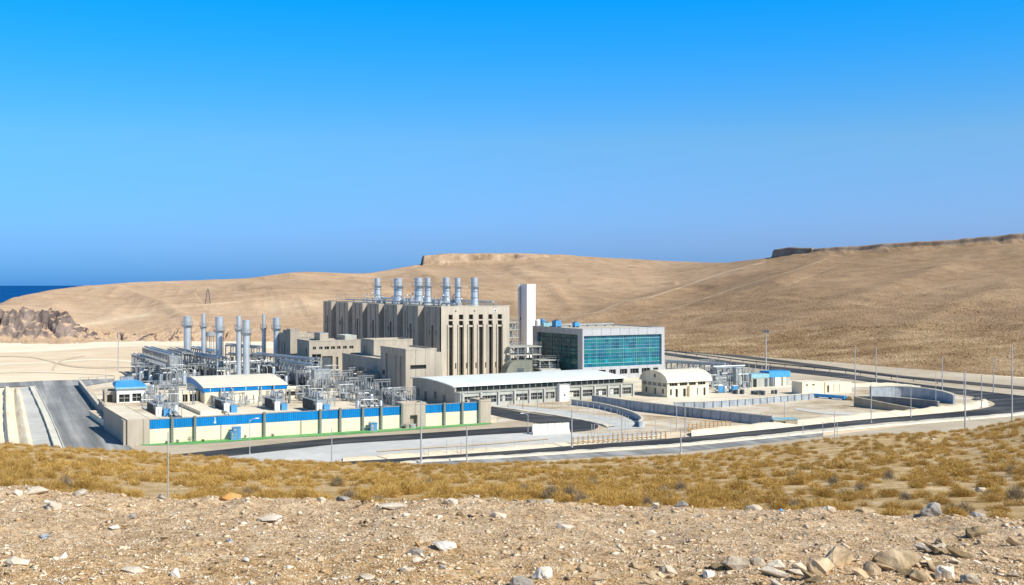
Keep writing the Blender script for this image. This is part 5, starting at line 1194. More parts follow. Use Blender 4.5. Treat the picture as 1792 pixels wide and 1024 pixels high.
railing('wire_fence', 'wire fence between the far road and the substation', 'fence', [gp(1164, 636), gp(1230, 642), gp(1300, 650), gp(1345, 655)], 2.2, 'pole', 3.0, 2, None, .05, .12)
# blue topped kiosk
okk = gp(1315, 678.5); ak2 = 24
kb = thing('blue_kiosk', 'small white and grey kiosk with a bright blue top band', 'kiosk', okk, ak2)
KX = lambda p: reach(okk, E1(ak2), p)
bx = KX(1382) ; 
m = MB(); m.box(0, bx, 0, 3.8, 0, 2.3); make('wall', m, 'greyconc', kb)
m = MB(); m.box(KX(1346) , bx + .12, -.12, 3.9, 2.303, 3.75); make('blue_band', m, 'bluelight', kb)
m = MB(); m.box(-.1, KX(1346) - .003, -.1, 3.9, 2.303, 3.3); make('fascia', m, 'mull', kb)
m = MB(); m.box(KX(1318), KX(1324), -.06, -.003, .05, 2.1); make('door', m, 'dark', kb)
for a, b, mt in ((1355, 1364, 'white'), (1369, 1374, 'cream')): m = MB(); m.box(KX(a), KX(b), -.35, -.003, 0, 2.28); make('panel', m, mt, kb)
m = MB(); m.box(KX(1347), KX(1352), -.2, -.003, 0, 2.29); make('column', m, 'steeld', kb)
m = MB(); m.box(KX(1338), KX(1343), -.06, -.003, .1, 2.1); make('door', m, 'steeld', kb)
ocn = gp(1404, 692); 
t = block('site_cabin', 'cream flat roofed site cabin with two tiny high windows near the blue beam', 'cabin', ocn, 24, reach(ocn, E1(24), 1442), reach(ocn, E2(24), 1385.5), 3.0, 'cream', 'creamroof', front=[(1.0, 1.7, 2.1, 2.45), (2.8, 3.5, 2.1, 2.45)], par=False)
ocn2 = gp(1444, 689); block('site_cabin', 'second pale cabin half hidden behind the cream site cabin', 'cabin', ocn2, 24, reach(ocn2, E1(24), 1490), 4, 2.5, 'cream', 'creamroof', front=[(.6, 1.2, .2, 1.9), (2.4, 2.6, .3, 2.3), (4, 4.2, .3, 2.3)], par=False)
t = thing('blue_beam', 'long bright blue beam lying on the tan earth beside the cabins', 'beam', gp(1426, 696), 0)
v = gp(1480, 701) - gp(1426, 696); m = MB(); L = v.length; t.rotation_euler = (0, 0, math.atan2(v.y, v.x)); m.box(0, L, -.5, .5, .3, .95); make('body', m, 'bluelight', t)
for x in (.5, L * .5, L - .5): m = MB(); m.box(x - .15, x + .15, -.4, .4, 0, .297); make('support', m, 'steeld', t)
def rock_mb(seed, n=16, sx=1, sy=1, sz=.7):
    r = random.Random(seed); bm = bmesh.new()
    for _ in range(n):
        v = Vector((r.gauss(0, 1), r.gauss(0, 1), r.gauss(0, 1))).normalized() * r.uniform(.75, 1); bm.verts.new((v.x * sx, v.y * sy, v.z * sz))
    q = bmesh.ops.convex_hull(bm, input=bm.verts); bmesh.ops.delete(bm, geom=[g for g in q['geom_interior'] if isinstance(g, bmesh.types.BMVert)], context='VERTS')
    bmesh.ops.triangulate(bm, faces=bm.faces[:]); return bm
def bm_to_mb(bm):
    bm.verts.index_update(); m = MB(); m.v = [tuple(v.co) for v in bm.verts]; m.f = [tuple(v.index for v in f.verts) for f in bm.faces]; bm.free(); return m
m = bm_to_mb(rock_mb(5, 22, 1.3, 1.0, 1.0)); t = make('rubble_heap', m, 'rock_brown', None, loc=gp(1486, 701)); tag(t, 'small brown rubble heap at the right end of the blue beam', 'rubble')
# dark drums by the apron
dr = None
for k, (px, py) in enumerate(((1284, 690), (1289, 690.3), (1297, 690), (1300, 690.5), (1317, 691), (1321, 691.3), (1325, 691), (1331, 692), (1336, 692.2), (1352, 690), (1358, 690.2))):
    if dr is None:
        dr = thing('drum', 'dark steel drum standing in the row at the edge of the pale apron', 'drum', gp(px, py), 0, 'dark drums along the apron edge')
        m = MB(); m.lathe([(0, .36), (.35, .36), (.37, .39), (.42, .39), (.44, .36), (.95, .36)], n=12); make('body', m, 'steeld', dr, True); m = MB(); m.lathe([(.952, .37), (1.0, .37), (1.02, .3)], n=12); make('lid', m, 'steel', dr, True); trd = tree_of(dr)
    else: dup(dr, gp(px, py), 0, None, (random.uniform(.9, 1.2),) * 2 + (random.uniform(.9, 1.2),), trd)

# grey sheet fences of the infield
def sheet_fence(label, pts, h, mat='greywall', n=40, thick=.25, name='sheet_fence', posts=True, hend=None):
    c = cat([tuple(gp(*p)[:2]) for p in pts], n); o0 = Vector((c[0][0], c[0][1], 0)); t = thing(name, label, 'fence' if 'fence' in name else 'wall', o0)
    P = [Vector((a, b, 0)) - o0 for a, b in c]; m = MB(); cap = MB()
    for i in range(n):
        d = (P[min(i + 1, n - 1)] - P[max(i - 1, 0)]).normalized(); nn = Vector((-d.y, d.x, 0)) * thick
        hh = h if hend is None else h + (hend - h) * i / (n - 1)
        m.v += [tuple(P[i]), tuple(P[i] + Vector((0, 0, hh))), tuple(P[i] + nn + Vector((0, 0, hh))), tuple(P[i] + nn)]
        cap.v += [tuple(P[i] - nn * .4 + Vector((0, 0, hh + .003))), tuple(P[i] - nn * .4 + Vector((0, 0, hh + .13))), tuple(P[i] + nn * 1.4 + Vector((0, 0, hh + .13))), tuple(P[i] + nn * 1.4 + Vector((0, 0, hh + .003)))]
    for q in (m, cap):
        for i in range(n - 1):
            for k in range(4): q.f.append((i * 4 + k, i * 4 + (k + 1) % 4, i * 4 + 4 + (k + 1) % 4, i * 4 + 4 + k))
        q.f += [(0, 1, 2, 3), tuple(range(n * 4 - 4, n * 4))]
    make('panel', m, mat, t); make('coping', cap, 'kerb' if mat == 'greywall' else mat, t)
    if posts:
        Ltot = sum((P[i + 1] - P[i]).length for i in range(n - 1)); k = 0; acc = 0; p0 = None
        for i in range(n - 1):
            seg = (P[i + 1] - P[i]).length
            while k * 2.2 <= acc + seg:
                q = P[i].lerp(P[i + 1], (k * 2.2 - acc) / seg) - Vector((0, .13, 0))
                if p0 is None:
                    b = MB(); b.box(-.06, .06, -.06, .06, 0, h + .05); p0 = make('post', b, 'steel', t); p0.location = q
                else: share(p0, t, q)
                k += 1
            acc += seg
    return t
sheet_fence('blue grey sheet fence running from the hall across the infield to the ring road', [(1036, 709), (1100, 718), (1200, 730), (1300, 741), (1352, 746)], 2.0, hend=1.7)
sheet_fence('pale grey sheet fence bounding the concrete apron of the barrel roofed hall', [(1180, 716.5), (1240, 714.5), (1320, 708.5), (1380, 703), (1424, 699.5)], 1.35)
m = MB(); v0 = gp(1354, 747); t = thing('culvert_box', 'dark culvert box at the end of the long sheet fence', 'culvert', v0, 10); m.box(0, 4.5, 0, 2, 0, 1.2); make('body', m, 'retain', t); m = MB(); m.box(.5, 2.2, -.05, -.003, .1, .9); make('opening', m, 'dark', t)
m = MB(); m.box(-.1, 4.6, -.1, 2.1, 1.203, 1.35); make('lid', m, 'mull', t)
sheet_fence('curved blue grey retaining wall inside the bend of the ring road', [(1524, 697.5), (1570, 695.5), (1620, 698.5), (1650, 703), (1668, 708)], 2.6, 'greywall', 40, .4, 'retaining_wall', False, 2.0)
sheet_fence('long curved brown retaining wall, nearest of those in the infield', [(1494, 711.5), (1530, 716), (1570, 720), (1604, 722.5)], 2.0, 'retain', 30, .4, 'retaining_wall', False, .7)
sheet_fence('dark curved retaining wall between the brown and the blue grey ones', [(1500, 704.5), (1545, 707), (1600, 713), (1641, 719)], 1.2, 'darkconc', 30, .4, 'retaining_wall', False, 1.8)
sheet_fence('low grey wall curving beside the hairpin road', [(1000, 709), (1050, 716), (1100, 729), (1122, 741), (1118, 749)], 1.1, 'greywall', 36, .25, 'sheet_fence', False)
def slat_fence(label, a, b, h, mat='wood', step=.9):
    p, q = gp(*a), gp(*b); d = q - p; L = d.length; t = thing('slat_fence', label, 'fence', p, math.degrees(math.atan2(d.y, d.x)))
    n = min(90, int(L / step)); p0 = None
    for k in range(n + 1):
        x = L * k / n
        if p0 is None:
            m = MB(); m.box(-.09, .09, -.05, .05, 0, h); p0 = make('slat', m, mat, t)
        else:
            c = share(p0, t, (x, 0, 0)); c.scale = (1, 1, random.uniform(.85, 1.15))
    for z in (.35, .8): m = MB(); m.box(0, L, .052, .1, h * z, h * z + .1); make('rail', m, mat, t)
slat_fence('weathered orange slat fence along the pale bank beside the ring road', (1003, 780), (1165, 768), 1.35)
slat_fence('second orange slat fence at the end of the long blue grey sheet fence', (1205, 757), (1278, 750), 1.5)
railing('wire_fence', 'tall wire fence with slim posts along the hairpin road and the hall', 'fence', [gp(866, 705), gp(940, 713), gp(1010, 722), gp(1080, 740), gp(1100, 752)], 2.4, 'pole', 2.6, 2, None, .03, .07)
railing('wire_fence', 'tall wire fence with slim posts in front of the curved pavement', 'fence', [gp(1040, 770), (gp(1120, 764)), gp(1200, 757)], 2.6, 'pole', 2.8, 2, None, .03, .08)
railing('wire_fence', 'wire fence with slim posts across the grey gravel by the ring road', 'fence', [gp(700, 800), gp(800, 797), gp(900, 787), gp(1000, 778)], 1.3, 'pole', 5, 2, None, .025, .06)
railing('wire_fence', 'short wire fence at the end of the lower service road', 'fence', [gp(1405, 766), gp(1440, 766), gp(1465, 768)], 2.6, 'pole', 2.2, 2, None, .04, .08)
railing('guard_rail', 'guard rail on the outer edge of the ring road below the hill', 'railing', [gp(1150, 614.8), gp(1300, 634.8), gp(1400, 645.2), gp(1480, 653.5), gp(1560, 663.5), gp(1640, 672.5)], .8, 'steeld', 8, 1, None, .3, .15)
railing('guard_rail', 'low post row along the far left access road', 'railing', [gp(140, 668), gp(170, 667), gp(200, 665)], 1.1, 'steel', 2.5, 2, None, .06, .12)
# concrete barriers
bar0 = None; A0, B0 = gp(931, 761), gp(996, 757.5); dv = (B0 - A0); n5 = 5; Lb = dv.length / n5; ba = math.degrees(math.atan2(dv.y, dv.x))
bl_ = ['pale concrete barrier at the left end of the row by the hairpin road', 'pale concrete barrier next to the left end of the row', 'pale concrete barrier in the middle of the row of five', 'pale concrete barrier next to the right end of the row', 'pale concrete barrier at the right end of the row by the hairpin road']
for k in range(5):
    t = thing('concrete_barrier', bl_[k], 'barrier', A0 + dv * (k / 5), ba, 'five concrete barriers by the hairpin road')
    m = MB(); m.prism([(-.45, 0), (-.45, .25), (-.16, .7), (-.12, 1.75), (.12, 1.75), (.16, .7), (.45, .25), (.45, 0)], .04, Lb - .04, 'x'); make('body', m, 'barrier', t)
    for x in (Lb * .25, Lb * .75): m = MB(); m.bar((x - .15, 0, 1.76), (x + .15, 0, 1.86), .06); make('lifting_loop', m, 'steeld', t)

# ------------------------------------------------------------------ poles
def on_ground(px, py):
    p = gp(px, py)
    if p.y < 200:
        g = float(fore_z(np.array([p.x]), np.array([p.y]))[0])
        if g > 0: p.z = g
    return p
def pole(label, px, top, base, r=.09, head=None, group='grey poles along the roads', mat='pole', name='pole', cat_='pole'):
    p = on_ground(px, base); h = CAMZ - (top - HY) / F * p.y - p.z
    t = thing(name, label, cat_, p, random.uniform(0, 360), group); r *= .78
    m = MB(); m.tube([(0, 0, -.3), (0, 0, h * .5), (0, 0, h)], [r * 1.25, r, r * .75], 8); make('shaft', m, mat, t, True)
    m = MB(); m.lathe([(0, r * 2.4), (.12, r * 2.4), (.3, r * 1.5)], n=8); make('base', m, mat, t)
    m = MB(); m.lathe([(h + .002, r), (h + .1, r * .6)], n=8); make('cap', m, mat, t)
    if head == 'lamp':
        t.rotation_euler = (0, 0, R(random.choice((20, 200))))
        m = MB(); m.tube([(0, 0, h - .2), (.35, 0, h + .12), (.9, 0, h + .2)], .045, 6); make('arm', m, mat, t)
        m = MB(); m.box(.8, 1.35, -.14, .14, h + .15, h + .28); make('lamp', m, 'white', t)
    if head == 'flood':
        t.rotation_euler = (0, 0, R(15))
        m = MB(); m.box(-.9, .9, -.12, .12, h - .1, h + .1); make('bracket', m, 'steeld', t)
        for k in range(3): m = MB(); x = -.6 + k * .6; m.box(x - .22, x + .22, -.3, -.125, h - .35, h + .35); make('floodlight', m, 'steeld', t)
        m = MB(); m.box(-.35, .35, -.25, .25, h * .78, h * .8); make('platform', m, 'steel', t)
PO = [('slim lamp post on the gravel below the blue cabinet', 437, 735, 796, .07, 'lamp'), ('grey post at the front edge of the gravel lot', 580.5, 751, 810, .09, None), ('tall grey post standing before the gate block', 737, 703, 811.5, .14, None),
      ('grey post between the gate block and the end block', 817, 744, 811, .11, None), ('short grey post on the gravel, first of a close set of three', 782, 771, 796, .06, None), ('short grey post on the gravel, middle of the close set of three', 807, 772, 795, .06, None), ('short grey post on the gravel, last of the close set of three', 828, 769, 792, .06, None),
      ('slim lamp post at the left end of the concrete barriers', 924, 725, 759, .08, 'lamp'), ('tall grey post behind the right end of the concrete barriers', 1000.7, 717, 784, .12, None), ('grey post right of the hairpin bend', 1035.6, 743, 771, .08, None), ('grey post in the wire fence before the curved pavement', 1088, 727, 769, .09, None),
      ('tall slim pole standing before the long sheet fence, left of a pair', 1184, 711.5, 753, .09, None), ('tall slim pole standing before the long sheet fence, right of a pair', 1198.7, 711, 764, .08, None), ('grey pole on the scrub side of the ring road before the sheet fence', 1191.5, 751, 795, .12, None), ('thin dark pole on the tan earth right of the sheet fence', 1373, 703, 738, .08, None),
      ('tall pole by the ring road nearest the two cabins', 1496.5, 606, 702, .12, None), ('tall pole on the verge below the dark tracks of the hill', 1533.7, 607, 671, .14, None), ('pole in front of the left end of the curved walls', 1524.6, 673.5, 741, .10, None), ('pole in front of the middle of the curved walls', 1594, 676, 731, .09, None), ('tall pole between the ring road limbs above the curved walls', 1649, 624, 685, .14, None),
      ('thickest grey pole standing on the scrub by the near road limb', 1689, 651, 754, .15, None), ('thin pole right behind the thickest grey pole', 1686, 653, 716, .06, None), ('pole on the pale rubble at the tip of the infield', 1717.6, 653, 714.5, .12, None), ('tall pole on the outer side of the road bend', 1738.5, 627, 687, .13, None), ('tallest grey pole at the far right by the road bend', 1771, 603, 740, .15, None),
      ('thin pole behind the right end of the curved walls', 1637.6, 653, 717, .07, None), ('thin pole on the verge between two tall poles', 1570, 645, 675, .08, None), ('thin pole by the end of the lower service road', 1460.5, 721, 770, .07, None), ('thin pole at the near edge of the apron fence', 1330, 690, 707, .07, None), ('thin pole before the arches of the barrel roofed hall', 1257.5, 672, 690, .07, None),
      ('tall pole on the far sand left of the pipe racks', 207, 577, 648, .17, None), ('thin post beside the far left access road', 185.5, 638, 676, .07, None), ('thin post in front of the white porch of the long hall', 941, 682, 718, .07, None), ('thin post before the windows of the long hall', 915, 684, 716, .07, None), ('thin post at the left windows of the long hall', 889, 690, 714, .06, None)]
for lb, px, tp_, bs__, r, hd in PO: pole(lb, px, tp_, bs__, r, hd, 'grey poles along the roads' if hd is None else 'slim lamp posts', 'pole', 'pole' if hd is None else 'lamp_post', 'pole' if hd is None else 'lamp post')
pole('tall floodlight mast rising behind the blue topped kiosk', 1340.5, 580, 659, .22, 'flood', None, 'pole', 'floodlight_mast', 'mast')
Y = 24.5; X = (293.5 - CX) / F * Y; z0 = float(fore_z(np.array([X]), np.array([Y]))[0]); t = thing('stake', 'thin steel stake standing at the edge of the stony bank', 'stake', (X, Y, z0))
m = MB(); m.tube([(0, 0, -.2), (.01, 0, (CAMZ - (757 - HY) / F * Y) - z0)], .012, 6); make('shaft', m, 'pole', t)
# pylon on the hill
def hz(px, Y):
    j = int(np.argmin(np.abs(pxs - px))); i = int(np.argmin(np.abs(Yh[:, j] - Y))); return Vector((Xh[i, j], Yh[i, j], Zh[i, j]))
p = hz(363, 690); t = thing('lattice_pylon', 'small lattice pylon on the far pale hillside', 'pylon', p - Vector((0, 0, .3)), 20); H_ = 9
for a, b in ((-1, -1), (1, -1), (1, 1), (-1, 1)): m = MB(); m.bar((a * 1.5, b * 1.5, 0), (a * .3, b * .3, H_), .16); make('leg', m, 'steeld', t)
for z in (6.2, 7.6): m = MB(); m.bar((-1.9, 0, z), (1.9, 0, z), .16); make('cross_arm', m, 'steeld', t)
m = MB()
for k in range(5):
    z = H_ * k / 5; q = 1.5 - 1.2 * k / 5; q2 = 1.5 - 1.2 * (k + 1) / 5
    m.bar((-q, -q, z), (q2, -q2, z + H_ / 5), .1); m.bar((q, -q, z), (-q2, -q2, z + H_ / 5), .1)
make('bracing', m, 'steeld', t)

M['rock_greytan'] = rock_mat('grey_tan_stone', (.30, .25, .18), (.46, .39, .30), (.62, .55, .44))
# ------------------------------------------------------------------ foreground: rocks, gravel, shrubs
def fz(x, y): return float(fore_z(np.array([x]), np.array([y]))[0])
def hit(px, py):
    """where the bearing (px, py) meets the stony ground"""
    k = (px - CX) / F; s = (py - HY) / F; Y = np.arange(6.0, 16.0, .03); z = fore_z(k * Y, Y); b = np.where(CAMZ - z <= s * Y)[0]
    i = b[0] if len(b) else 233
    return Vector((k * Y[i], Y[i], z[i]))
def rock_obj(name, seed, sx, sy, sz, mat, n=18, rough=True):
    bm = rock_mb(seed, n, sx, sy, sz)
    if rough:
        bmesh.ops.subdivide_edges(bm, edges=bm.edges[:], cuts=3, use_grid_fill=True)
        co = np.array([v.co[:] for v in bm.verts]); sc = 2.2 / max(sx, sy)
        nn = fbm(co[:, 0] * sc + co[:, 2] * sc * .7 + seed, co[:, 1] * sc - co[:, 2] * sc * .6, 4, seed) * min(sx, sy, sz) * .5
        for v, q in zip(bm.verts, nn): v.co += v.co.normalized() * q
    return make(name, bm_to_mb(bm), mat)
ROCKS = [  # px, py(base), width px, height px, material, label
 (1631, 903, 50, 27, 'rock_grey', 'dark grey boulder with a pale top on the rim of the stony bank'), (1712, 906, 34, 14, 'rock_grey', 'smaller grey boulder on the rim, right of the dark pale topped one'), (1713, 938, 48, 20, 'rock_brown', 'brown rock lying below the rim at the far right'),
 (1649, 956, 34, 17, 'rock_tan', 'flat tan stone half buried below the pale topped boulder'), (1468, 990, 78, 38, 'rock_tan', 'broad tan wedge shaped rock left of the large split tan rock'), (1575, 1000, 100, 46, 'rock_tan', 'large split tan rock in the lower right corner area'), (1541, 985, 36, 26, 'rock_brown', 'dark upright stone leaning on the large split tan rock'),
 (1437, 1006, 66, 34, 'rock_tan', 'sloping tan slab in front of the broad wedge shaped rock'), (1292, 996, 62, 24, 'rock_greytan', 'long flat grey slab tilted in the rubble'), (1328, 990, 38, 18, 'rock_greytan', 'grey slab just right of the long flat grey one'), (1528, 1008, 44, 26, 'rock_tan', 'tan stone wedged under the large split tan rock'), (1360, 1000, 44, 18, 'rock_pale', 'pale slab right of the two grey slabs'),
 (1660, 1015, 60, 30, 'rock_pale', 'pale block at the bottom right of the rubble'), (1700, 1022, 44, 20, 'rock_greytan', 'grey block right of the pale one at the bottom edge'), (1610, 1020, 44, 24, 'rock_tan', 'tan block below the large split tan rock'),
 (778, 963, 52, 22, 'rock_white', 'bright white rock with a rusty lump at its right side'), (802, 958, 16, 12, 'rock_orange', 'rusty orange lump touching the bright white rock'), (729, 958, 16, 11, 'rock_orange', 'small orange stone left of the bright white rock'), (726, 973, 42, 14, 'rock_grey', 'flat grey slab below the small orange stone'), (692, 893, 64, 15, 'rock_pale', 'long pale stone just under the rim'),
 (805, 905, 24, 10, 'rock_brown', 'dark stone near the pale flattish ones below the rim'), (873, 907, 38, 18, 'rock_pale', 'pale lumpy stone below the middle of the rim'), (990, 925, 42, 8, 'rock_pale', 'long flat pale stone flush with the ground'), (90, 893, 36, 20, 'rock_pale', 'pale stone below the boulder heap on the left rim'), (200, 927, 24, 10, 'rock_white', 'small rounded white stone on bare gravel at the left'),
 (77, 944, 24, 12, 'rock_blue', 'blue grey elongated stone at the far left'), (403, 949, 22, 10, 'rock_blue', 'blue grey stone lying alone on the gravel'), (108, 978, 24, 12, 'rock_white', 'white stone at the end of the brown stick'), (307, 1010, 28, 20, 'rock_white', 'upright white stone near the bottom edge at the left'), (232, 1003, 50, 10, 'rock_pale', 'flat pale slab left of the upright white stone'),
 (472, 912, 64, 15, 'rock_pale', 'broad pale flat rock with a tan lump on it'), (400, 875, 54, 13, 'rock_orange', 'orange tan hump on the rim'), (282, 874, 22, 10, 'rock_grey', 'small grey stone on the left part of the rim'), (60, 866, 52, 16, 'rock_pale', 'pale boulder on the left end of the rim'), (28, 868, 26, 10, 'rock_pale', 'smaller pale boulder left of the boulder on the left rim'), (140, 868, 34, 12, 'rock_pale', 'pale hump right of the boulder on the left rim'),
 (25, 990, 50, 16, 'rock_pale', 'broad pale slab at the lower left edge'), (950, 1014, 44, 24, 'rock_white', 'white and orange block at the bottom middle'), (914, 1026, 56, 18, 'rock_grey', 'rounded grey rock cut by the bottom edge'), (1025, 1002, 34, 16, 'rock_tan', 'tan stone right of the white and orange block'), (712, 1002, 34, 12, 'rock_pale', 'small pale slab among the lower rubble'), (775, 998, 18, 13, 'rock_grey', 'round grey stone below the bright white rock'),
 (730, 985, 24, 12, 'rock_pale', 'pale rounded stone below the flat grey slab'), (1085, 935, 24, 12, 'rock_pale', 'pale stone in the middle right gravel'), (1140, 938, 26, 12, 'rock_pale', 'pale stone pair mate right of the middle gravel'), (1195, 888, 34, 10, 'rock_grey', 'grey stones on the rim right of the middle'), (1147, 884, 20, 9, 'rock_white', 'white stone on the rim right of the middle'), (960, 882, 34, 10, 'rock_pale', 'pale flat stone on the middle rim'),
 (930, 880, 22, 12, 'rock_grey', 'grey stone left of the pale flat one on the middle rim'), (788, 883, 34, 12, 'rock_pale', 'pale heap on the rim left of the middle'), (600, 876, 34, 12, 'rock_grey', 'grey stone on the rim, left of the long pale stone'), (560, 878, 26, 12, 'rock_pale', 'pale stone on the rim between two grey ones'), (1320, 893, 40, 14, 'rock_pale', 'pale hump on the rim, centre of the right half'), (1450, 895, 34, 12, 'rock_pale', 'pale lump on the rim left of the flat tan one'), (1515, 898, 40, 9, 'rock_tan', 'flat tan stone on the rim before the dark boulder'),
 (1050, 1018, 60, 14, 'rock_tan', 'half buried tan slab at the bottom right of the middle'), (1172, 1005, 44, 20, 'rock_greytan', 'grey tan stone in the rubble left of the long grey slab'), (1110, 996, 26, 16, 'rock_tan', 'tan lump in the lower middle rubble'), (1240, 1012, 34, 14, 'rock_white', 'white chip slab near the bottom, left of the grey slabs'), (640, 1016, 40, 12, 'rock_pale', 'pale slab by the bottom edge left of the middle'), (560, 984, 20, 10, 'rock_tan', 'tan stone in the lower left rubble'), (430, 985, 20, 9, 'rock_white', 'white chip in the lower left rubble')]
for k, (px, py, w_, h_, mt, lb) in enumerate(ROCKS):
    if py > 1010 and False: continue
    p = hit(px, py); m_ = p.y / F; hw = w_ * m_ / 2 * .95; hh = h_ * m_ * .95
    o = rock_obj('rock' if w_ > 30 else 'stone', 100 + k, hw, hw * random.uniform(.65, .9), hh * .72, mt, 20 if w_ > 30 else 12)
    o.location = p + Vector((0, hw * .3, hh * .22)); o.rotation_euler = (random.uniform(-.15, .15), random.uniform(-.12, .12), random.uniform(-.4, .4)); tag(o, lb, 'rock' if w_ > 30 else 'stone')
p = hit(82, 977); o = rock_obj('stick', 77, .075, .014, .012, 'wood', 30, True); o.location = p + Vector((0, 0, .012)); tag(o, 'short brown stick beside the white stone at the lower left', 'stick')
p = hit(1367, 896); o = rock_obj('plastic_scrap', 78, .035, .02, .02, 'bluelight', 12, False); o.location = p + Vector((0, 0, .02)); tag(o, 'bright blue plastic scrap on the rim', 'litter')
# generic loose stones as things (sharing meshes), then gravel as one mass
kinds = {'pale': ('rock_pale', 'pale stone lying loose on the stony bank', 'loose pale stones'), 'white': ('rock_white', 'small white stone lying loose on the stony bank', 'loose white stones'), 'tan': ('rock_tan', 'tan stone lying loose on the stony bank', 'loose tan stones'), 'grey': ('rock_grey', 'small grey stone lying loose on the stony bank', 'loose grey stones')}
proto = {k: [rock_obj('stone', 500 + i * 7 + j, .5, .5 * (.6 + .12 * i), .24, v[0], 9) for i in range(3)] for j, (k, v) in enumerate(kinds.items())}
used = set()
for i in range(190):
    k = random.choice(('pale', 'pale', 'pale', 'white', 'tan', 'tan', 'tan', 'grey')); s0 = random.randrange(3); src = proto[k][s0]
    py = random.choice((random.uniform(885, 1030), random.uniform(940, 1040), random.uniform(866, 892))); p = hit(random.uniform(-60, 1860), py)
    if (k, s0) in used: o = src.copy(); COL.objects.link(o)
    else: o = src; used.add((k, s0))
    s = min(.13, .021 * random.paretovariate(2.1)) * random.uniform(.9, 1.3)
    o.scale = (s * random.uniform(.9, 1.5), s, s * random.uniform(.7, 1.1)); o.location = p + Vector((0, 0, s * .12)); o.rotation_euler = (random.uniform(-.2, .2), random.uniform(-.2, .2), random.uniform(0, 6.28))
    tag(o, kinds[k][1], 'stone', kinds[k][2])
for k, v in proto.items():
    for j, o in enumerate(v):
        if (k, j) not in used: bpy.data.objects.remove(o)
slab = {'tan': ('rock_tan', 'tan slab tipped in the rubble at the lower right corner', 'tipped tan slabs'), 'pale': ('rock_pale', 'pale slab in the rubble at the lower right corner', 'tipped pale slabs'), 'brown': ('rock_brown', 'brown slab in the rubble at the lower right corner', 'tipped brown slabs')}
for k, v in slab.items():
    srcs = [rock_obj('stone', 640 + i + len(k) * 5, .5, .34, .16, v[0], 12) for i in range(4)]
    for i in range({'tan': 26, 'pale': 14, 'brown': 12}[k]):
        o = srcs[i] if i < 4 else srcs[i % 4].copy()
        if i >= 4: COL.objects.link(o)
        px = 1830 - 700 * random.random() ** 1.3; p = hit(px, random.uniform(972, 1034) - 20 * (px > 1600)); s = random.uniform(.10, .30) * (1 if px > 1350 else .7)
        o.scale = (s * 1.2, s, s); o.location = p + Vector((0, 0, s * .05)); o.rotation_euler = (random.uniform(-.5, .3), random.uniform(.0, .7), random.uniform(-.6, .6)); tag(o, v[1], 'stone', v[2])
def mass(name, temps, P, S, ROT, mat, label, cat_, squash=None, tilt=.25):
    """one mesh of many small copies"""
    nP = len(P); vs = []; fs = []; sizes = []; off = 0
    pick = rng.integers(0, len(temps), nP)
    for ti, (tv, tf) in enumerate(temps):
        idx = np.where(pick == ti)[0]
        if len(idx) == 0: continue
        c, s_ = np.cos(ROT[idx])[:, None], np.sin(ROT[idx])[:, None]
        x = tv[None, :, 0]; y = tv[None, :, 1]; z = tv[None, :, 2]
        sc = S[idx][:, None]; sq = 1 if squash is None else squash[idx][:, None]
        X = (x * c - y * s_) * sc; Yv = (x * s_ + y * c) * sc; Z = z * sc * sq
        tx = rng.uniform(-tilt, tilt, len(idx))[:, None]; Z = Z + X * tx
        V = np.stack([X + P[idx, 0][:, None], Yv + P[idx, 1][:, None], Z + P[idx, 2][:, None]], -1).reshape(-1, 3)
        nv = len(tv); T = (tf[None] + (np.arange(len(idx)) * nv)[:, None, None]).reshape(-1, tf.shape[1]) + off
        vs.append(V); fs.append(T); off += len(V)
    V = np.concatenate(vs).astype(np.float32); T = np.concatenate(fs).astype(np.int32); k = T.shape[1]
    me = bpy.data.meshes.new(name); me.vertices.add(len(V)); me.vertices.foreach_set('co', V.ravel()); me.loops.add(T.size); me.loops.foreach_set('vertex_index', T.ravel())
    me.polygons.add(len(T)); me.polygons.foreach_set('loop_start', np.arange(0, T.size, k, dtype=np.int32)); me.update(calc_edges=True); me.materials.append(M[mat])
    o = bpy.data.objects.new(name, me); COL.objects.link(o); return tag(o, label, cat_, None, 'stuff')
temps = []
for i in range(8):
    bm = rock_mb(900 + i, 7, 1, random.uniform(.55, 1), random.uniform(.3, .65)); m = bm_to_mb(bm); temps.append((np.array(m.v), np.array(m.f)))
N = 130000
Yg = np.exp(rng.uniform(math.log(6.8), math.log(14.8), N)); Ug = rng.uniform(-.56, .56, N); Xg = Ug * Yg
edge = 13.0 + 2.0 * fbm(Xg * .5, Xg * 0 + 3.3, 3, 5)
dens = .35 + .65 * np.clip(.5 + 1.6 * fbm(Xg * .7, Yg * .9, 4, 13), 0, 1) + .5 * np.exp(-((Yg - edge) / .5) ** 2) + .4 * (Yg < 9.5)
keep = (rng.random(N) < dens) & (Yg < edge + .25); Xg, Yg = Xg[keep], Yg[keep]; Zg = fore_z(Xg, Yg)
S_ = np.minimum(.0062 + .0042 * (rng.pareto(2.5, len(Xg))), .045) * (.7 + .05 * Yg)
mass('gravel', temps, np.stack([Xg, Yg, Zg + S_ * .15], -1), S_, rng.uniform(0, 6.28, len(Xg)), 'gravel', 'loose gravel and stone chips covering the near bank', 'gravel')
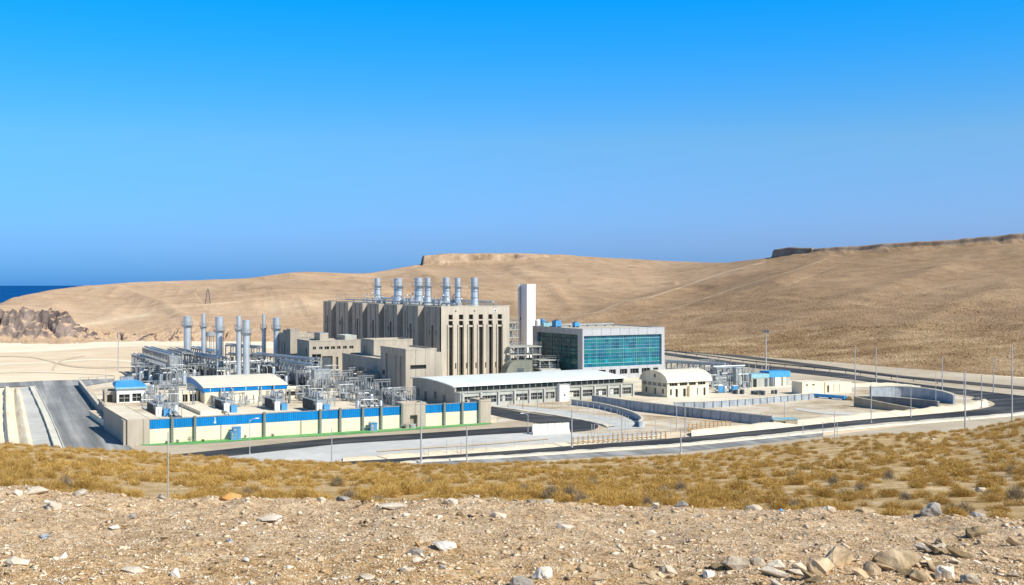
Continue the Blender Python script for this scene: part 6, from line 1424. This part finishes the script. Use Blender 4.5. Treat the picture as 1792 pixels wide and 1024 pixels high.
# shrubs
def shrub_mesh(seed, n, wid, ln=.15):
    """a loose rounded dome of short twigs"""
    r = random.Random(seed); v = []; f = []; lobes = [(r.uniform(-.22, .22), r.uniform(-.22, .22), r.uniform(.75, 1.1)) for _ in range(4)]
    for i in range(n):
        lx, ly, lk = lobes[i % 4]; a = r.uniform(0, 6.283); e = math.asin(min(1, r.random() ** .8)); rad = .40 * lk * r.random() ** .33 * (1 + .18 * r.gauss(0, 1))
        d = Vector((math.cos(a) * math.cos(e), math.sin(a) * math.cos(e), math.sin(e)))
        p = Vector((lx + d.x * rad, ly + d.y * rad, .03 + d.z * rad * .95)); g = (d + Vector((r.gauss(0, .55), r.gauss(0, .55), .25 + r.gauss(0, .4)))).normalized() * ln * r.uniform(.5, 1.4)
        side = g.cross(Vector((r.gauss(0, 1), r.gauss(0, 1), r.gauss(0, 1)))).normalized() * wid; k = len(v)
        v += [p - side, p + side, p + g + side * .3, p + g - side * .3]; f.append((k, k + 1, k + 2, k + 3))
    return np.array([x[:] for x in v]), np.array(f)
N = 7600
Yb = rng.uniform(27.0, 172.0, N); Ub = rng.uniform(-.5, .5, N); Xb = Ub * Yb
den = np.clip(.62 + 1.1 * fbm(Xb * .12, Yb * .07, 3, 23), .1, 1) * np.interp(Yb, [27, 50, 90, 130], [.62, .7, .95, 1]); zb = fore_z(Xb, Yb)
keep = (rng.random(N) < den) & (zb > .15); Xb, Yb, zb = Xb[keep], Yb[keep], zb[keep]
Sb = rng.uniform(.42, 1.0, len(Xb)) * np.interp(Yb, [27, 60, 120], [.85, 1.0, 1.0])
order = np.argsort(-(Sb / Yb)); first = order[:290]; rest = order[290:]
sm = []
for i in range(5):
    v, f = shrub_mesh(40 + i, 2400, .006, .10); m = MB(); m.v = [tuple(q) for q in v]; m.f = [tuple(int(x) for x in q) for q in f]
    me = bpy.data.meshes.new('dry_shrub'); me.from_pydata(m.v, [], m.f); me.materials.append(M['shrub']); sm.append(me)
M['deadwood'] = plain('grey_dead_twigs', (.36, .29, .19), .9, .2, 3)
v, f = shrub_mesh(61, 800, .007, .15); dead = bpy.data.meshes.new('dead_shrub'); dead.from_pydata([tuple(q) for q in v], [], [tuple(int(x) for x in q) for q in f]); dead.materials.append(M['deadwood'])
for i in first:
    o = bpy.data.objects.new('dry_shrub', random.choice(sm)); COL.objects.link(o); s = float(Sb[i])
    o.location = (float(Xb[i]), float(Yb[i]), float(zb[i]) - .03); o.scale = (s, s, s * random.uniform(.75, 1.1)); o.rotation_euler = (0, 0, random.uniform(0, 6.28))
    if random.random() < .13:
        o.scale = (s * .7, s * .7, s * random.uniform(.7, 1.3)); o.data = dead; tag(o, 'grey dead shrub with bare twigs standing among the golden shrubs of the slope', 'shrub', 'grey dead shrubs on the slope'); continue
    tag(o, 'dry tan desert shrub growing on the slope behind the stony bank', 'shrub', 'dry shrubs on the slope')
temps2 = [shrub_mesh(70 + i, 420, .014, .13) for i in range(6)]
mass('shrubbery', temps2, np.stack([Xb[rest], Yb[rest], zb[rest] - .03], -1), Sb[rest], rng.uniform(0, 6.28, len(rest)), 'shrub', 'dry tan shrubs thinning out towards the crest of the slope', 'shrubs', rng.uniform(.75, 1.1, len(rest)), .05)
# dry tufts between the shrubs
N = 7000; t_ = rng.random(N); Yt_ = np.sqrt(26.0 ** 2 + t_ * (150.0 ** 2 - 26.0 ** 2)); Xt_ = rng.uniform(-.5, .5, N) * Yt_; zt = fore_z(Xt_, Yt_)
k_ = (zt > .15) & (rng.random(N) < np.clip(.42 + 2.4 * fbm(Xt_ * .16, Yt_ * .16, 4, 23), .03, 1)); Xt_, Yt_, zt = Xt_[k_], Yt_[k_], zt[k_]
temps3 = [shrub_mesh(170 + i, 60, .012, .16) for i in range(4)]
mass('dry_grass', temps3, np.stack([Xt_, Yt_, zt - .02], -1), rng.uniform(.15, .4, len(Xt_)), rng.uniform(0, 6.28, len(Xt_)), 'shrub', 'low dry grass tufts between the shrubs of the slope', 'grass', None, .05)
# pale stones in the scrub
for k, (px, py, w_, lb) in enumerate(((1716, 862, 24, 'pale stone among the shrubs at the far right'), (1634, 770, 12, 'pale stone on the scrub crest near the thickest pole'), (160, 796, 12, 'pale stone high on the left scrub slope'), (175, 805, 10, 'small pale stone under the one high on the left scrub slope'), (315, 856, 10, 'small white stone among the shrubs near the thin stake'), (1398, 822, 9, 'small pale stone in the middle of the right scrub'))):
    kk = (px - CX) / F; s_ = (py - HY) / F; Y = 28.0
    while Y < 170 and CAMZ - fz(kk * Y, Y) > s_ * Y: Y += .4
    o = rock_obj('stone', 300 + k, w_ * Y / F / 2, w_ * Y / F / 2.6, w_ * Y / F / 3.4, 'rock_pale', 14); o.location = (kk * Y, Y, fz(kk * Y, Y) + .08); tag(o, lb, 'stone')
# far scrub and stones on the hill foot: uncountable specks
N = 70000; jj = rng.integers(520, len(pxs) - 70, N); ii = np.clip((rng.beta(1.1, 3.2, N) * NR * .75 + 8).astype(int), 6, NR - 40)
temps4 = [(np.array(bm_.v), np.array(bm_.f)) for bm_ in [bm_to_mb(rock_mb(700 + i, 8, 1, .9, .7)) for i in range(4)]]
Ph = np.stack([Xh[ii, jj] + rng.uniform(-1, 1, N), Yh[ii, jj] + rng.uniform(-.5, .5, N), Zh[ii, jj] + .05], -1)
kk_ = rng.random(N) < np.clip(.45 + 2.2 * fbm(Ph[:, 0] * .03, Ph[:, 1] * .05, 4, 33), .05, 1)
M['hillscrub'] = earth('hill_scrub', [(.36, (.13, .085, .045)), (.48, (.33, .225, .12)), (.58, (.58, .44, .28))], (.05, .3, 1.0))[0]
mass('undergrowth', temps4, Ph[kk_], rng.uniform(.12, .5, kk_.sum()) * np.interp(Ph[kk_, 0] / Ph[kk_, 1], [.05, .15], [.7, 1.0]), rng.uniform(0, 6.28, kk_.sum()), 'hillscrub', 'dry scrub and stones dotted over the foot of the brown hill', 'scrub')

# ------------------------------------------------------------------ camera, sun, sky
S = Vector((.74, -.52, .78)).normalized()
el = math.asin(S.z); az = math.atan2(S.x, S.y)
w = bpy.data.worlds.new('World'); SC.world = w; w.use_nodes = True
n = w.node_tree.nodes; l = w.node_tree.links; bg = n['Background']
sk = n.new('ShaderNodeTexSky'); sk.sky_type = 'NISHITA'; sk.sun_disc = False; sk.sun_elevation = el; sk.sun_rotation = az
sk.altitude = 200; sk.air_density = 1.0; sk.dust_density = .6; sk.ozone_density = 3.5
hs = n.new('ShaderNodeHueSaturation'); hs.inputs['Saturation'].default_value = 1.25; hs.inputs['Value'].default_value = 1.0
l.new(sk.outputs[0], hs.inputs['Color'])
# the low sky of the photograph is a deeper blue than the clear-air model: grade it by elevation, warmer to the right, dimmed and warmed overhead to darken and warm shaded faces
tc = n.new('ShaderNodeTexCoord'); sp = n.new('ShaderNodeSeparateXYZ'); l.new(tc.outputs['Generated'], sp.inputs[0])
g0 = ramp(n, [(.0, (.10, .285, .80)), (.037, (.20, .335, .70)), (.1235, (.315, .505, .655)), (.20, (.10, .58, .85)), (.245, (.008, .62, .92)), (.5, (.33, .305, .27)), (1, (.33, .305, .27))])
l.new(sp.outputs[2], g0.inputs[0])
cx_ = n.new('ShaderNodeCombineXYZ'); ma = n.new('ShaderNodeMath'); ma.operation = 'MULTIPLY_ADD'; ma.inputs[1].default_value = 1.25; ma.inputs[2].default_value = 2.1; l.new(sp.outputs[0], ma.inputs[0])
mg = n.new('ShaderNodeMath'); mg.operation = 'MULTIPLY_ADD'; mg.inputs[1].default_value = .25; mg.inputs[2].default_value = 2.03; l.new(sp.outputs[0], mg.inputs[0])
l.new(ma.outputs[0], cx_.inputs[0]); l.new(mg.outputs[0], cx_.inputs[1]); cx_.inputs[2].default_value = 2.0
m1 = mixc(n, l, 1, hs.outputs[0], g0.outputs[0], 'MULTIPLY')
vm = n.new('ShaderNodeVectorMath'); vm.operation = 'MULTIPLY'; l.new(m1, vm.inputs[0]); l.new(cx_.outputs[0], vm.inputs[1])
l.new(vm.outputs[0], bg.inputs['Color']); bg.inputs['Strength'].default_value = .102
sun = bpy.data.lights.new('sun', 'SUN'); sun.energy = 5.0; sun.angle = R(.53); sun.color = (1.0, .945, .84)
so = bpy.data.objects.new('sun', sun); COL.objects.link(so); so.rotation_euler = (-S).to_track_quat('-Z', 'Y').to_euler()
cd = bpy.data.cameras.new('camera'); co = bpy.data.objects.new('camera', cd); COL.objects.link(co)
co.location = (0, 0, CAMZ); co.rotation_euler = (R(90), 0, 0)
cd.sensor_fit = 'HORIZONTAL'; cd.sensor_width = 36; cd.lens = F / 1792 * 36; cd.shift_y = -(512 - HY) / 1792; cd.clip_start = .3; cd.clip_end = 120000
SC.camera = co
SC.view_settings.view_transform = 'Standard'; SC.view_settings.look = 'None'; SC.view_settings.gamma = 1; SC.view_settings.exposure = 0.2
